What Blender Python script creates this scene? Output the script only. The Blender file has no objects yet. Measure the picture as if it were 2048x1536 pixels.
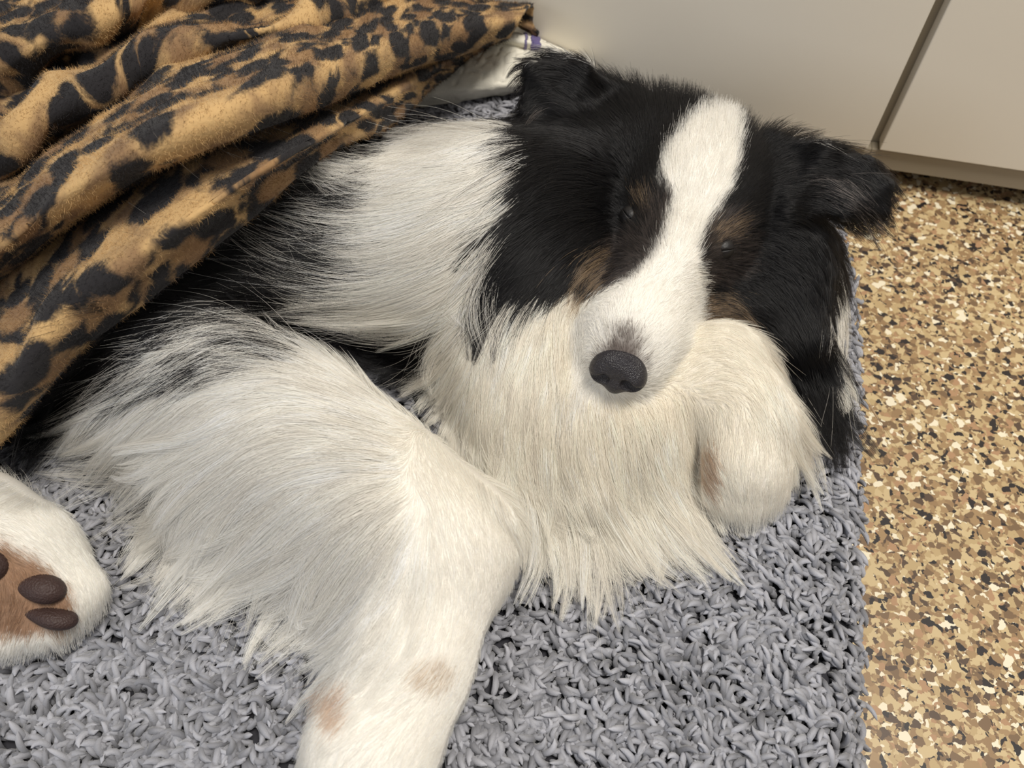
import bpy, bmesh, math, random, time
import numpy as np
import openvdb
from mathutils import Vector
from mathutils.bvhtree import BVHTree

T0 = time.time()
rng = np.random.default_rng(7)
random.seed(7)
sc = bpy.context.scene
COL = sc.collection

# ------------------------------------------------------------------ camera
FPX = 1539.0
PITCH = math.radians(55)
CAM = np.array([0.0, 0.0, 0.60])
RX = np.array([1.0, 0, 0])
FW = np.array([0, math.cos(PITCH), -math.sin(PITCH)])
UP = np.array([0, math.sin(PITCH), math.cos(PITCH)])
cd = bpy.data.cameras.new('camera')
cam = bpy.data.objects.new('camera', cd)
COL.objects.link(cam)
cam.location = CAM
cam.rotation_euler = (math.pi / 2 - PITCH, 0, 0)
cd.sensor_fit = 'HORIZONTAL'
cd.sensor_width = 36
cd.lens = FPX / 2048 * 36
cd.clip_start = 0.01
cd.dof.use_dof = True
cd.dof.focus_distance = 0.53
cd.dof.aperture_fstop = 9.0
sc.camera = cam

# ------------------------------------------------------------------ light
W = bpy.data.worlds.new('world')
sc.world = W
W.use_nodes = True
W.node_tree.nodes['Background'].inputs[0].default_value = (0.97, 0.95, 0.93, 1)
W.node_tree.nodes['Background'].inputs[1].default_value = 0.30


def area(name, loc, target, size, sy, power, color):
    l = bpy.data.lights.new(name, 'AREA')
    l.shape = 'RECTANGLE'
    l.size = size
    l.size_y = sy
    l.energy = power
    l.color = color
    o = bpy.data.objects.new(name, l)
    COL.objects.link(o)
    o.location = loc
    o.rotation_euler = (Vector(target) - Vector(loc)).to_track_quat('-Z', 'Y').to_euler()
    return o


area('ceiling_panel_light', (0.5, 0.1, 2.3), (0.1, 0.4, 0.1), 1.0, 0.5, 50, (1.0, 0.945, 0.86))
area('window_light', (-1.7, -1.3, 1.3), (0.0, 0.3, 0.1), 1.1, 0.9, 13, (0.84, 0.90, 1.0))
sc.cycles.max_bounces = 10
sc.view_settings.view_transform = 'Standard'
sc.view_settings.look = 'None'
sc.view_settings.gamma = 1.0
sc.view_settings.exposure = 0.0
sc.view_settings.use_curve_mapping = False


# ------------------------------------------------------------------ helpers
def ray(u, v):
    u = np.asarray(u, float)
    v = np.asarray(v, float)
    return ((u - 1024) / FPX)[..., None] * RX - ((v - 768) / FPX)[..., None] * UP + FW


def PZ(u, v, z):
    d = ray(u, v)
    t = (z - CAM[2]) / d[..., 2]
    return CAM + d * np.asarray(t)[..., None]


def PDp(u, v, dep):
    return CAM + ray(u, v) * np.asarray(dep)[..., None]


def project(P):
    q = P - CAM
    dep = q @ FW
    return 1024 + FPX * (q @ RX) / dep, 768 - FPX * (q @ UP) / dep, dep


def tag(o, label=None, cat=None, group=None, kind=None):
    if label: o['label'] = label
    if cat: o['category'] = cat
    if group: o['group'] = group
    if kind: o['kind'] = kind
    return o


def add_obj(name, data, mat=None, parent=None):
    o = bpy.data.objects.new(name, data)
    COL.objects.link(o)
    if mat is not None:
        data.materials.append(mat)
    if parent is not None:
        o.parent = parent
    return o


def mesh_np(name, V, Fq, mat=None, parent=None, smooth=True):
    me = bpy.data.meshes.new(name)
    V = np.asarray(V, np.float32)
    Fq = np.asarray(Fq, np.int32)
    n, k = Fq.shape
    me.vertices.add(len(V))
    me.vertices.foreach_set('co', V.ravel())
    me.loops.add(n * k)
    me.loops.foreach_set('vertex_index', Fq.ravel())
    me.polygons.add(n)
    me.polygons.foreach_set('loop_start', np.arange(n, dtype=np.int32) * k)
    me.polygons.foreach_set('loop_total', np.full(n, k, np.int32))
    me.update(calc_edges=True)
    me.polygons.foreach_set('use_smooth', np.full(n, smooth))
    return add_obj(name, me, mat, parent)


def vcol(me, name, C):
    a = me.attributes.new(name, 'FLOAT_COLOR', 'POINT')
    c = np.ones((len(C), 4), np.float32)
    c[:, :3] = C
    a.data.foreach_set('color', c.ravel())


class NT:
    def __init__(s, name):
        s.m = bpy.data.materials.new(name)
        s.m.use_nodes = True
        s.t = s.m.node_tree
        s.t.nodes.clear()
        s.out = s.n('ShaderNodeOutputMaterial')

    def n(s, ty, ins=None, **kw):
        nd = s.t.nodes.new(ty)
        for k, v in kw.items():
            setattr(nd, k, v)
        for k, v in (ins or {}).items():
            if isinstance(v, bpy.types.NodeSocket):
                s.t.links.new(v, nd.inputs[k])
            else:
                nd.inputs[k].default_value = v
        return nd

    def ma(s, op, a, b=0.0, c=None, clamp=False):
        ins = {0: a, 1: b}
        if c is not None: ins[2] = c
        return s.n('ShaderNodeMath', ins, operation=op, use_clamp=clamp).outputs[0]

    def mix(s, f, a, b, bt='MIX'):
        return s.n('ShaderNodeMix', {0: f, 6: a, 7: b}, data_type='RGBA', blend_type=bt).outputs[2]

    def step(s, x, lo, hi):
        return s.n('ShaderNodeMapRange', {0: x, 1: lo, 2: hi}, interpolation_type='SMOOTHSTEP').outputs[0]

    def pbr(s, color, rough=0.6, normal=None, **kw):
        ins = {'Base Color': color, 'Roughness': rough}
        if normal is not None: ins['Normal'] = normal
        ins.update(kw)
        b = s.n('ShaderNodeBsdfPrincipled', ins)
        s.t.links.new(b.outputs[0], s.out.inputs[0])
        return s.m


def rgb(r, g, b):
    f = lambda c: ((c / 255 + 0.055) / 1.055) ** 2.4 if c > 10 else c / 255 / 12.92
    return (f(r), f(g), f(b), 1)


# ------------------------------------------------------------------ materials
def m_floor():
    t = NT('flake_floor')
    co = t.n('ShaderNodeNewGeometry').outputs['Position']
    w = t.n('ShaderNodeTexNoise', {'Vector': co, 'Scale': 130.0, 'Detail': 3.0}).outputs['Color']
    off = t.n('ShaderNodeVectorMath', {0: w, 1: (0.5, 0.5, 0.5)}, operation='SUBTRACT').outputs[0]
    off = t.n('ShaderNodeVectorMath', {0: off, 'Scale': 0.0085}, operation='SCALE').outputs[0]
    p = t.n('ShaderNodeVectorMath', {0: co, 1: off}, operation='ADD').outputs[0]
    v1 = t.n('ShaderNodeTexVoronoi', {'Vector': p, 'Scale': 175.0}, feature='F1')
    v2 = t.n('ShaderNodeTexVoronoi', {'Vector': p, 'Scale': 290.0}, feature='F1')
    s1 = t.n('ShaderNodeSeparateColor', {0: v1.outputs['Color']})
    s2 = t.n('ShaderNodeSeparateColor', {0: v2.outputs['Color']})

    def ramp(x):
        r = t.n('ShaderNodeValToRGB', {0: x})
        cr = r.color_ramp
        cr.interpolation = 'CONSTANT'
        stops = [(0, (38, 32, 32)), (0.09, (84, 66, 52)), (0.16, (118, 94, 68)), (0.26, (182, 158, 116)),
                 (0.40, (158, 130, 93)), (0.52, (198, 176, 134)), (0.66, (146, 118, 84)), (0.76, (198, 176, 134)),
                 (0.86, (232, 222, 196)), (0.93, (170, 134, 100))]
        while len(cr.elements) < len(stops): cr.elements.new(0.5)
        for e, (q, c) in zip(cr.elements, stops):
            e.position = q
            e.color = rgb(*c)
        return r.outputs[0]
    pick = t.n('ShaderNodeMath', {0: s1.outputs[1], 1: 0.48}, operation='GREATER_THAN').outputs[0]
    c = t.mix(pick, ramp(s2.outputs[0]), ramp(s1.outputs[0]))
    h = t.mix(pick, s2.outputs[2], s1.outputs[2])
    b = t.n('ShaderNodeBump', {'Height': h, 'Strength': 0.12, 'Distance': 0.0008}).outputs[0]
    return t.pbr(c, 0.42, b)


def m_paint(name, c, rough=0.45):
    t = NT(name)
    co = t.n('ShaderNodeNewGeometry').outputs['Position']
    n = t.n('ShaderNodeTexNoise', {'Vector': co, 'Scale': 5.0, 'Detail': 3.0}).outputs[0]
    f = t.n('ShaderNodeTexNoise', {'Vector': co, 'Scale': 900.0}).outputs[0]
    cc = t.mix(t.ma('MULTIPLY', n, 0.12), rgb(*c), rgb(*(int(k * .8) for k in c)))
    b = t.n('ShaderNodeBump', {'Height': f, 'Strength': 0.05, 'Distance': 0.0003}).outputs[0]
    return t.pbr(cc, rough, b)


def m_yarn():
    t = NT('grey_chenille_yarn')
    g = t.n('ShaderNodeNewGeometry')
    n = t.n('ShaderNodeTexNoise', {'Vector': g.outputs['Position'], 'Scale': 14.0, 'Detail': 2.0}).outputs[0]
    a = t.n('ShaderNodeAttribute', attribute_name='tint_shade').outputs['Fac']
    uv = t.n('ShaderNodeUVMap').outputs[0]
    st = t.n('ShaderNodeTexNoise', {'Vector': g.outputs['Position'], 'Scale': 1800.0, 'Detail': 2.0}).outputs[0]
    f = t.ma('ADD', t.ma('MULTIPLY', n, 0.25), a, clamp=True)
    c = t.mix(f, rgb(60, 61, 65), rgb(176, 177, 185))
    b = t.n('ShaderNodeBump', {'Height': st, 'Strength': 0.7, 'Distance': 0.0005}).outputs[0]
    return t.pbr(c, 0.75, b, **{'Sheen Weight': 0.35, 'Sheen Roughness': 0.4})


def m_leopard(name='leopard_fleece'):
    t = NT(name)
    uv = t.n('ShaderNodeAttribute', attribute_name='cloth_uv').outputs['Vector']
    nz = t.n('ShaderNodeTexNoise', {'Vector': uv, 'Scale': 38.0, 'Detail': 2.0}).outputs['Color']
    o = t.n('ShaderNodeVectorMath', {0: nz, 1: (0.5, 0.5, 0.5)}, operation='SUBTRACT').outputs[0]
    o = t.n('ShaderNodeVectorMath', {0: o, 'Scale': 0.022}, operation='SCALE').outputs[0]
    p = t.n('ShaderNodeVectorMath', {0: uv, 1: o}, operation='ADD').outputs[0]
    v = t.n('ShaderNodeTexVoronoi', {'Vector': p, 'Scale': 15.5, 'Randomness': 0.9}, feature='F1', voronoi_dimensions='2D')
    p2 = t.n('ShaderNodeVectorMath', {0: p, 1: (0.31, 0.17, 0)}, operation='ADD').outputs[0]
    v2 = t.n('ShaderNodeTexVoronoi', {'Vector': p2, 'Scale': 22.0}, feature='F1', voronoi_dimensions='2D')
    brk = t.n('ShaderNodeTexNoise', {'Vector': uv, 'Scale': 42.0, 'Detail': 1.0}).outputs[0]
    fuzz = t.n('ShaderNodeTexNoise', {'Vector': uv, 'Scale': 420.0, 'Detail': 3.0}).outputs[0]
    fz = t.ma('MULTIPLY', t.ma('SUBTRACT', fuzz, 0.5), 0.13)
    d = t.ma('ADD', v.outputs['Distance'], fz)
    ring = t.ma('ABSOLUTE', t.ma('SUBTRACT', d, 0.36))
    ring = t.ma('SUBTRACT', 1.0, t.step(ring, 0.10, 0.20))
    gate = t.step(t.ma('ADD', brk, fz), 0.40, 0.52)
    ring = t.ma('MULTIPLY', ring, gate)
    spot = t.ma('SUBTRACT', 1.0, t.step(t.ma('ADD', v2.outputs['Distance'], fz), 0.25, 0.38))
    blk = t.ma('MAXIMUM', ring, spot)
    inner = t.ma('SUBTRACT', 1.0, t.step(d, 0.16, 0.42))
    n2 = t.n('ShaderNodeTexNoise', {'Vector': uv, 'Scale': 30.0, 'Detail': 3.0}).outputs[0]
    base = t.mix(t.step(n2, 0.40, 0.66), rgb(187, 152, 102), rgb(110, 79, 54))
    base = t.mix(t.ma('MULTIPLY', inner, 0.8), base, rgb(112, 76, 46))
    base = t.mix(t.ma('MULTIPLY', fuzz, 0.25), base, rgb(218, 188, 136))
    c = t.mix(blk, base, rgb(24, 21, 24))
    b = t.n('ShaderNodeBump', {'Height': fuzz, 'Strength': 0.55, 'Distance': 0.0012}).outputs[0]
    return t.pbr(c, 0.9, b, **{'Sheen Weight': 0.08, 'Sheen Roughness': 0.5})


def m_towel():
    t = NT('white_towelling')
    g = t.n('ShaderNodeNewGeometry').outputs['Position']
    uv = t.n('ShaderNodeUVMap', uv_map='UVMap').outputs[0]
    v = t.n('ShaderNodeTexVoronoi', {'Vector': g, 'Scale': 60.0}, feature='SMOOTH_F1')
    f = t.n('ShaderNodeTexNoise', {'Vector': g, 'Scale': 700.0, 'Detail': 3.0}).outputs[0]
    h = t.ma('ADD', t.ma('MULTIPLY', v.outputs['Distance'], -1.0), t.ma('MULTIPLY', f, 0.15))
    b = t.n('ShaderNodeBump', {'Height': h, 'Strength': 0.6, 'Distance': 0.006}).outputs[0]
    return t.pbr(rgb(232, 228, 214), 0.9, b)


def m_attr(name, attr, rough=0.6, mul=1.0):
    t = NT(name)
    a = t.n('ShaderNodeAttribute', attribute_name=attr).outputs['Color']
    g = t.n('ShaderNodeNewGeometry').outputs['Position']
    n = t.n('ShaderNodeTexNoise', {'Vector': g, 'Scale': 500.0, 'Detail': 3.0}).outputs[0]
    b = t.n('ShaderNodeBump', {'Height': n, 'Strength': 0.3, 'Distance': 0.001}).outputs[0]
    return t.pbr(a, rough, b)


def m_hair(name):
    t = NT(name)
    a = t.n('ShaderNodeAttribute', attribute_name='coat').outputs['Color']
    h = t.n('ShaderNodeBsdfHairPrincipled', {'Color': a, 'Roughness': 0.32, 'Radial Roughness': 0.45, 'Coat': 0.0,
                                             'IOR': 1.5}, parametrization='COLOR', model='CHIANG')
    p = t.n('ShaderNodeBsdfPrincipled', {'Base Color': a, 'Roughness': 0.5, 'Specular IOR Level': 0.25})
    mx = t.n('ShaderNodeMixShader', {0: 0.5, 1: h.outputs[0], 2: p.outputs[0]})
    t.t.links.new(mx.outputs[0], t.out.inputs[0])
    return t.m


def m_simple(name, c, rough=0.5, bump=0.0, scale=600.0, **kw):
    t = NT(name)
    g = t.n('ShaderNodeNewGeometry').outputs['Position']
    n = t.n('ShaderNodeTexVoronoi' if bump > 0.5 else 'ShaderNodeTexNoise', {'Vector': g, 'Scale': scale})
    b = t.n('ShaderNodeBump', {'Height': n.outputs[0], 'Strength': bump, 'Distance': 0.0006}).outputs[0]
    cc = t.mix(t.ma('MULTIPLY', n.outputs[0], 0.3), rgb(*c), rgb(*(int(k * 0.7) for k in c)))
    return t.pbr(cc, rough, b, **kw)


M_FLOOR = m_floor()
M_CAB = m_paint('cabinet_paint', (228, 221, 207))
M_DARK = m_paint('toe_kick', (52, 48, 46), 0.7)
M_GAP = m_paint('door_edge_band', (120, 118, 122), 0.5)
M_RAIL = m_paint('cabinet_carcass', (150, 140, 122), 0.6)
M_WALL = m_paint('wall_paint', (205, 200, 188), 0.8)

# ------------------------------------------------------------------ shell
A0 = PZ(1745, 303, 0.05)
B0 = PZ(2048, 348, 0.05)
WD = (B0 - A0) / np.linalg.norm(B0 - A0)          # along the cabinet front, to the right
WN = np.array([WD[1], -WD[0], 0.0])               # into the room


def wf(a, n, z):
    """cabinet frame: a along the front from the door gap, n out into the room, z up"""
    return A0 * np.array([1, 1, 0]) + WD * a + WN * n + np.array([0, 0, z])


def wbox(name, a0, a1, n0, n1, z0, z1, mat, parent=None, bev=0.0):
    bm = bmesh.new()
    vs = [bm.verts.new(wf(a, n, z)) for z in (z0, z1) for n in (n0, n1) for a in (a0, a1)]
    for q in ((0, 1, 3, 2), (4, 6, 7, 5), (0, 4, 5, 1), (2, 3, 7, 6), (0, 2, 6, 4), (1, 5, 7, 3)):
        bm.faces.new([vs[i] for i in q])
    bmesh.ops.recalc_face_normals(bm, faces=bm.faces)
    if bev:
        bmesh.ops.bevel(bm, geom=bm.edges[:], offset=bev, segments=3, profile=0.5, affect='EDGES')
    me = bpy.data.meshes.new(name)
    bm.to_mesh(me)
    bm.free()
    return add_obj(name, me, mat, parent)


bm = bmesh.new()
for x, y in ((-1.6, -1.6), (1.8, -1.6), (1.8, 1.9), (-1.6, 1.9)):
    bm.verts.new((x, y, 0))
bm.faces.new(bm.verts)
me = bpy.data.meshes.new('floor')
bm.to_mesh(me)
tag(add_obj('floor', me, M_FLOOR), 'tan, cream and black chip patterned hard floor', 'floor', kind='structure')

wbox('wall_back', -1.6, 1.3, -0.56, -0.52, 0.0, 1.6, M_WALL)
tag(bpy.data.objects['wall_back'], 'painted wall behind the base cabinets', 'wall', kind='structure')


def cabinet(name, a0, a1, label, hinge):
    root = bpy.data.objects.new(name, None)
    COL.objects.link(root)
    tag(root, label, 'cabinet', 'base cabinets along the wall')
    wbox('carcass', a0, a1, -0.50, -0.021, 0.036, 0.86, M_RAIL, root)
    g = 0.0062
    wbox('door', a0 + g, a1 - g, -0.02, 0.0, 0.053, 0.855, M_CAB, root, 0.0012)
    wbox('bottom_rail', a0, a1, -0.02, -0.006, 0.025, 0.049, M_RAIL, root, 0.001)
    wbox('toe_kick', a0, a1, -0.40, -0.06, 0.0, 0.036, M_DARK, root)
    return root


cabinet('base_cabinet', 0.0, 0.9, 'grey beige flat-door base cabinet standing over the bare chip floor', 0)
cabinet('base_cabinet', -0.9, 0.0, 'grey beige flat-door base cabinet behind the mat, touched by the blanket', 1)

# ------------------------------------------------------------------ mat shape
MAT_Z = 0.100


def mat_frame(x, y):
    q = np.stack([x, y], -1) - A0[:2]
    return q @ WD[:2], q @ WN[:2]


MA0, MA1, MN0, MN1, MR = -1.05, -0.030, 0.006, 0.98, 0.26


def mat_edge(x, y):
    """signed distance to the rounded rectangle outline (negative inside)"""
    a, n = mat_frame(x, y)
    ca, cn = (MA0 + MA1) / 2, (MN0 + MN1) / 2
    qa = np.abs(a - ca) - (MA1 - MA0) / 2 + MR
    qn = np.abs(n - cn) - (MN1 - MN0) / 2 + MR
    return np.hypot(np.maximum(qa, 0), np.maximum(qn, 0)) + np.minimum(np.maximum(qa, qn), 0) - MR


def mat_z(x, y):
    e = -mat_edge(x, y)
    r = 0.04
    k = np.clip(e / r, 0, 1)
    z = MAT_Z - r * (1 - np.sqrt(np.clip(1 - (1 - k) ** 2, 0, 1)))
    z = z + 0.003 * np.sin(x * 23 + 1) * np.sin(y * 19 + 2) * k
    return z


# ------------------------------------------------------------------ signed distance modelling
def smin(a, b, k):
    h = np.maximum(k - np.abs(a - b), 0) / k
    return np.minimum(a, b) - h * h * k * 0.25


def sd_cone(P, a, b, ra, rb):
    ba = b - a
    L2 = ba @ ba
    t = np.clip(((P - a) @ ba) / L2, 0, 1)
    return np.linalg.norm(P - a - t[..., None] * ba, axis=-1) - (ra + (rb - ra) * t)


def sd_ell(P, c, axes, r):
    q = (P - c) @ axes.T
    k0 = np.linalg.norm(q / r, axis=-1)
    k1 = np.linalg.norm(q / (r * r), axis=-1)
    return k0 * (k0 - 1.0) / np.maximum(k1, 1e-6)


def pt(u, v, z):
    return PZ(float(u), float(v), float(z))


# head frame
HS = pt(1388, 395, 0.184)
HN = pt(1243, 722, 0.182)
hf = HN - HS
HL = np.linalg.norm(hf)
hf = hf / HL
hu = np.array([0.27, -0.02, 1.0])
hu = hu - hf * (hu @ hf)
hu /= np.linalg.norm(hu)
hs = np.cross(hf, hu)        # to the dog's right -> image left or right; sign handled by symmetric use
HAX = np.stack([hs, hf, hu])


def H(x, y, z):
    """head point: x side, y towards the nose, z up the skull; centimetres"""
    return HS + (hs * x + hf * y + hu * z) * 0.01


PR = []   # primitives: (fn, args, k)
GROUPS = [('trunk', 0, 0.02)]   # name, first primitive, blend with what came before


def cone(a, b, ra, rb, k=0.02):
    PR.append(('c', a, b, ra, rb, k))


def chain(pts, k=0.02):
    for p, q in zip(pts[:-1], pts[1:]):
        cone(pt(*p[:3]), pt(*q[:3]), p[3], q[3], k)


def ell(c, axes, r, k=0.02):
    PR.append(('e', c, axes, np.array(r), k))


I3 = np.eye(3)
# trunk, under the blanket and out to the chest
chain([(960, 500, .155, .072), (620, 480, .148, .076), (250, 610, .148, .076)], 0.03)
chain([(940, 520, .160, .07), (1090, 600, .138, .060), (1130, 830, .122, .040), (1180, 1010, .108, .024)], 0.04)
chain([(1010, 760, .125, .045), (1050, 1010, .104, .020)], 0.04)
chain([(1130, 640, .130, .05), (1290, 850, .118, .028), (1340, 1000, .102, .016)], 0.04)
chain([(1400, 380, .150, .062), (1536, 540, .128, .047), (1590, 690, .118, .030)], 0.03)
chain([(1040, 430, .165, .068), (1290, 330, .165, .058)], 0.04)
chain([(1330, 620, .132, .042), (1450, 640, .126, .034)], 0.03)
GROUPS.append(('hind_leg', len(PR), 0.014))
# near hind leg: hip, thigh, stifle, shank, running out of the frame to the foot
chain([(330, 700, .150, .060), (590, 885, .160, .052), (755, 1000, .160, .047), (892, 1090, .158, .040)], 0.03)
chain([(900, 1085, .160, .040), (815, 1330, .150, .033), (745, 1500, .146, .032), (690, 1720, .135, .025), (640, 1900, .130, .023)], 0.02)
chain([(640, 1900, .128, .024), (600, 2060, .122, .021)], 0.012)
for du in (-60, -15, 35, 80):
    chain([(615, 2000, .124, .016), (590 + du, 2160, .117, .0105)], 0.007)
GROUPS.append(('far_paw', len(PR), 0.01))
# far hind paw coming in at the left
chain([(-330, 930, .145, .030), (-60, 1060, .150, .034), (40, 1110, .146, .033)], 0.02)
chain([(40, 1110, .145, .030), (140, 1185, .132, .0215)], 0.012)
chain([(40, 1120, .143, .028), (95, 1235, .126, .0195)], 0.012)
chain([(20, 1120, .143, .028), (10, 1255, .124, .019)], 0.012)
GROUPS.append(('fore_leg', len(PR), 0.010))
# folded fore leg and its paw under the chin
chain([(1300, 790, .13, .034), (1440, 740, .150, .031), (1505, 850, .146, .027), (1492, 930, .138, .028)], 0.02)
chain([(1492, 930, .138, .024), (1450, 985, .124, .016)], 0.01)
chain([(1492, 930, .138, .024), (1490, 1000, .124, .016)], 0.01)
chain([(1492, 930, .138, .024), (1530, 975, .124, .016)], 0.01)
GROUPS.append(('head', len(PR), 0.010))
# skull
ell(H(0, -0.8, 0.0), HAX, (.058, .070, .046), 0.02)
ell(H(0, 3.0, 0.6), HAX, (.043, .042, .032), 0.02)
for s in (-1, 1):
    ell(H(3.0 * s, 3.2, -1.6), HAX, (.027, .044, .030), 0.02)      # cheek
    ell(H(2.2 * s, 4.2, 1.7), HAX, (.016, .018, .014), 0.012)      # brow
# muzzle and jaw
PR.append(('c', pt(1332, 520, .192), pt(1258, 670, .184), .0320, .0340, 0.022))
PR.append(('c', pt(1258, 670, .184), pt(1244, 712, .178), .0335, .0280, 0.015))
PR.append(('c', pt(1330, 560, .165), pt(1266, 705, .160), .026, .024, 0.02))
# ears (thin leathery leaves, folded over at the tip)
def leaf(pts, tris, r=.0032, k=0.010):
    for a, b, c in tris:
        PR.append(('t', pt(*pts[a]), pt(*pts[b]), pt(*pts[c]), r, k))
LE = dict(a=(1190, 285, .200), b=(1262, 195, .208), m=(1170, 140, .238), n=(1110, 112, .240), f=(1062, 140, .240), t=(1044, 228, .220), c=(1130, 235, .218))
leaf(LE, ('abm', 'acm', 'cmf', 'mnf', 'ftc'))
cone(pt(*LE['a']), pt(*LE['b']), .010, .010, .012)
cone(pt(*LE['b']), pt(*LE['n']), .006, .004, .008)
RE = dict(a=(1540, 285, .200), b=(1570, 430, .186), m=(1650, 300, .212), f=(1735, 325, .206), g=(1775, 372, .198), t=(1772, 428, .186), l=(1690, 425, .186))
leaf(RE, ('abm', 'bml', 'mfl', 'fgl', 'gtl'))
cone(pt(*RE['a']), pt(*RE['b']), .010, .010, .012)
cone(pt(*RE['a']), pt(*RE['m']), .007, .004, .008)


def sdf(P, prims=None, big=0.06):
    D = np.full(P.shape[:-1], 1.0)
    for i, q in enumerate(PR if prims is None else prims):
        D = smin(D, dist(P, q), q[-1])
    return D


def dist(P, q):
    if q[0] == 'c': return sd_cone(P, *q[1:5])
    if q[0] == 't': return sd_tri(P, *q[1:5])
    return sd_ell(P, q[1], q[2], q[3])


def sd_tri(P, a, b, c, r):
    ab, ac = b - a, c - a
    n = np.cross(ab, ac); n /= np.linalg.norm(n)
    h = (P - a) @ n
    q = P - h[..., None] * n
    d = np.minimum(np.minimum(sd_cone(P, a, b, 0, 0), sd_cone(P, b, c, 0, 0)), sd_cone(P, c, a, 0, 0))
    s1 = np.cross(ab, q - a) @ n; s2 = np.cross(c - b, q - b) @ n; s3 = np.cross(a - c, q - c) @ n
    ins = (s1 >= 0) & (s2 >= 0) & (s3 >= 0)
    return np.where(ins, np.abs(h), d) - r


def grid_sdf(prims, lo, hi, h, carve=None, groups=None):
    lo = np.array(lo)
    hi = np.array(hi)
    n = np.ceil((hi - lo) / h).astype(int) + 1
    D = np.full(n, 0.2, np.float32)
    groups = groups or [('all', 0, 0.01)]
    starts = {g[1]: g[2] for g in groups[1:]}
    DT, kprev = None, 0.01
    ax = [lo[i] + np.arange(n[i]) * h for i in range(3)]
    for qi, q in enumerate(prims):
        if qi in starts:
            DT = D if DT is None else smin(DT, D, kprev)
            kprev = starts[qi]
            D = np.full(n, 0.2, np.float32)
        if q[0] == 't':
            tri3 = np.stack(q[1:4]); mn = tri3.min(0) - q[4]; mx = tri3.max(0) + q[4]
        elif q[0] == 'c':
            mn = np.minimum(q[1] - q[3], q[2] - q[4]); mx = np.maximum(q[1] + q[3], q[2] + q[4])
        else:
            r = q[3].max(); mn = q[1] - r; mx = q[1] + r
        m = q[-1] + 0.012
        i0 = np.clip(np.floor((mn - m - lo) / h).astype(int), 0, n - 1)
        i1 = np.clip(np.ceil((mx + m - lo) / h).astype(int) + 1, 1, n)
        if np.any(i1 <= i0): continue
        G = np.stack(np.meshgrid(*[ax[i][i0[i]:i1[i]] for i in range(3)], indexing='ij'), -1)
        d = dist(G, q)
        s = tuple(slice(i0[i], i1[i]) for i in range(3))
        D[s] = smin(D[s], d, q[-1])
    if DT is not None: D = smin(DT, D, kprev)
    for q in (carve or []):
        G = np.stack(np.meshgrid(*ax, indexing='ij'), -1)
        d = sd_cone(G, *q[1:5]) if q[0] == 'c' else sd_ell(G, q[1], q[2], q[3])
        D = -smin(-D, d, q[-1])
    g = openvdb.FloatGrid(background=0.2)
    g.copyFromArray(D.astype(np.float32))
    v, qd = g.convertToQuads(isovalue=0.0)
    v = v.astype(np.float64) * h + lo
    return v, outward(v, qd.astype(np.int32))


def outward(V, Q):
    a, b, c = V[Q[:, 0]], V[Q[:, 1]], V[Q[:, 2]]
    return Q if np.sum(np.cross(b - a, c - a) * (a - V.mean(0))) > 0 else Q[:, ::-1]


BV, BQ = grid_sdf(PR, (-0.50, -0.10, 0.085), (0.36, 0.80, 0.29), 0.0026, None, GROUPS)
# rest the body on the mat
zt = mat_z(BV[:, 0], BV[:, 1]) + 0.002
BV[:, 2] = np.where(BV[:, 2] < zt, zt, BV[:, 2])
print('body', len(BV), time.time() - T0)


def bvh_of(V, Q):
    return BVHTree.FromPolygons([tuple(p) for p in V], [tuple(int(i) for i in q) for q in Q])


BODY_BVH = bvh_of(BV, BQ)

# ------------------------------------------------------------------ coat colour and grooming maps (in the coordinates of the body seen from above)
def inpoly(u, v, poly):
    poly = np.array(poly, float)
    ins = np.zeros(u.shape, bool)
    n = len(poly)
    for i in range(n):
        x1, y1 = poly[i]
        x2, y2 = poly[(i + 1) % n]
        if y1 == y2: continue
        c = ((y1 > v) != (y2 > v)) & (u < (x2 - x1) * (v - y1) / (y2 - y1) + x1)
        ins ^= c
    return ins


SADDLE = [(-600, 1060), (-20, 1000), (120, 910), (205, 830), (275, 715), (400, 640), (560, 625), (640, 650), (720, 700), (790, 780), (850, 850),
          (880, 800), (845, 730), (800, 660), (800, 600), (815, 540), (800, 480), (790, 430), (800, 370), (800, 320), (790, 260), (700, 200), (-600, 0)]
HEADBLK = [(1040, 120), (1120, 95), (1230, 140), (1300, 150), (1420, 160), (1520, 220), (1600, 270), (1700, 270), (1830, 330), (1830, 480), (1700, 450),
           (1680, 520), (1658, 620), (1658, 800), (1560, 760), (1480, 720), (1400, 700), (1405, 560), (1390, 500), (1330, 520), (1285, 560), (1180, 600), (1130, 580),
           (1060, 570), (1010, 520), (1040, 440), (1075, 350), (1080, 290), (1030, 250), (1020, 200)]
BLAZE = [(1400, 215), (1468, 215), (1485, 262), (1480, 320), (1460, 385), (1425, 430), (1400, 480), (1400, 560), (1405, 640), (1405, 700), (1380, 800), (1150, 800),
         (1140, 640), (1190, 590), (1270, 548), (1310, 500), (1335, 440), (1345, 385), (1318, 350), (1325, 310), (1350, 270)]
TAN = [[(1185, 490), (1225, 500), (1215, 560), (1180, 600), (1150, 620), (1150, 570)],
       [(1405, 590), (1470, 590), (1500, 640), (1440, 660), (1400, 680)],
       [(1420, 455), (1475, 440), (1480, 470), (1430, 485)],
       [(1262, 385), (1295, 380), (1300, 420), (1280, 425)]]
EARGREY = [[(1590, 345), (1700, 350), (1770, 430), (1700, 430), (1620, 385)], [(1090, 205), (1200, 230), (1190, 262), (1090, 250)]]
GREYFACE = [[(1290, 395), (1350, 375), (1335, 470), (1290, 560), (1200, 590), (1180, 520), (1225, 470), (1290, 445)],
            [(1405, 430), (1480, 420), (1510, 500), (1500, 650), (1405, 640)]]
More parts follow.
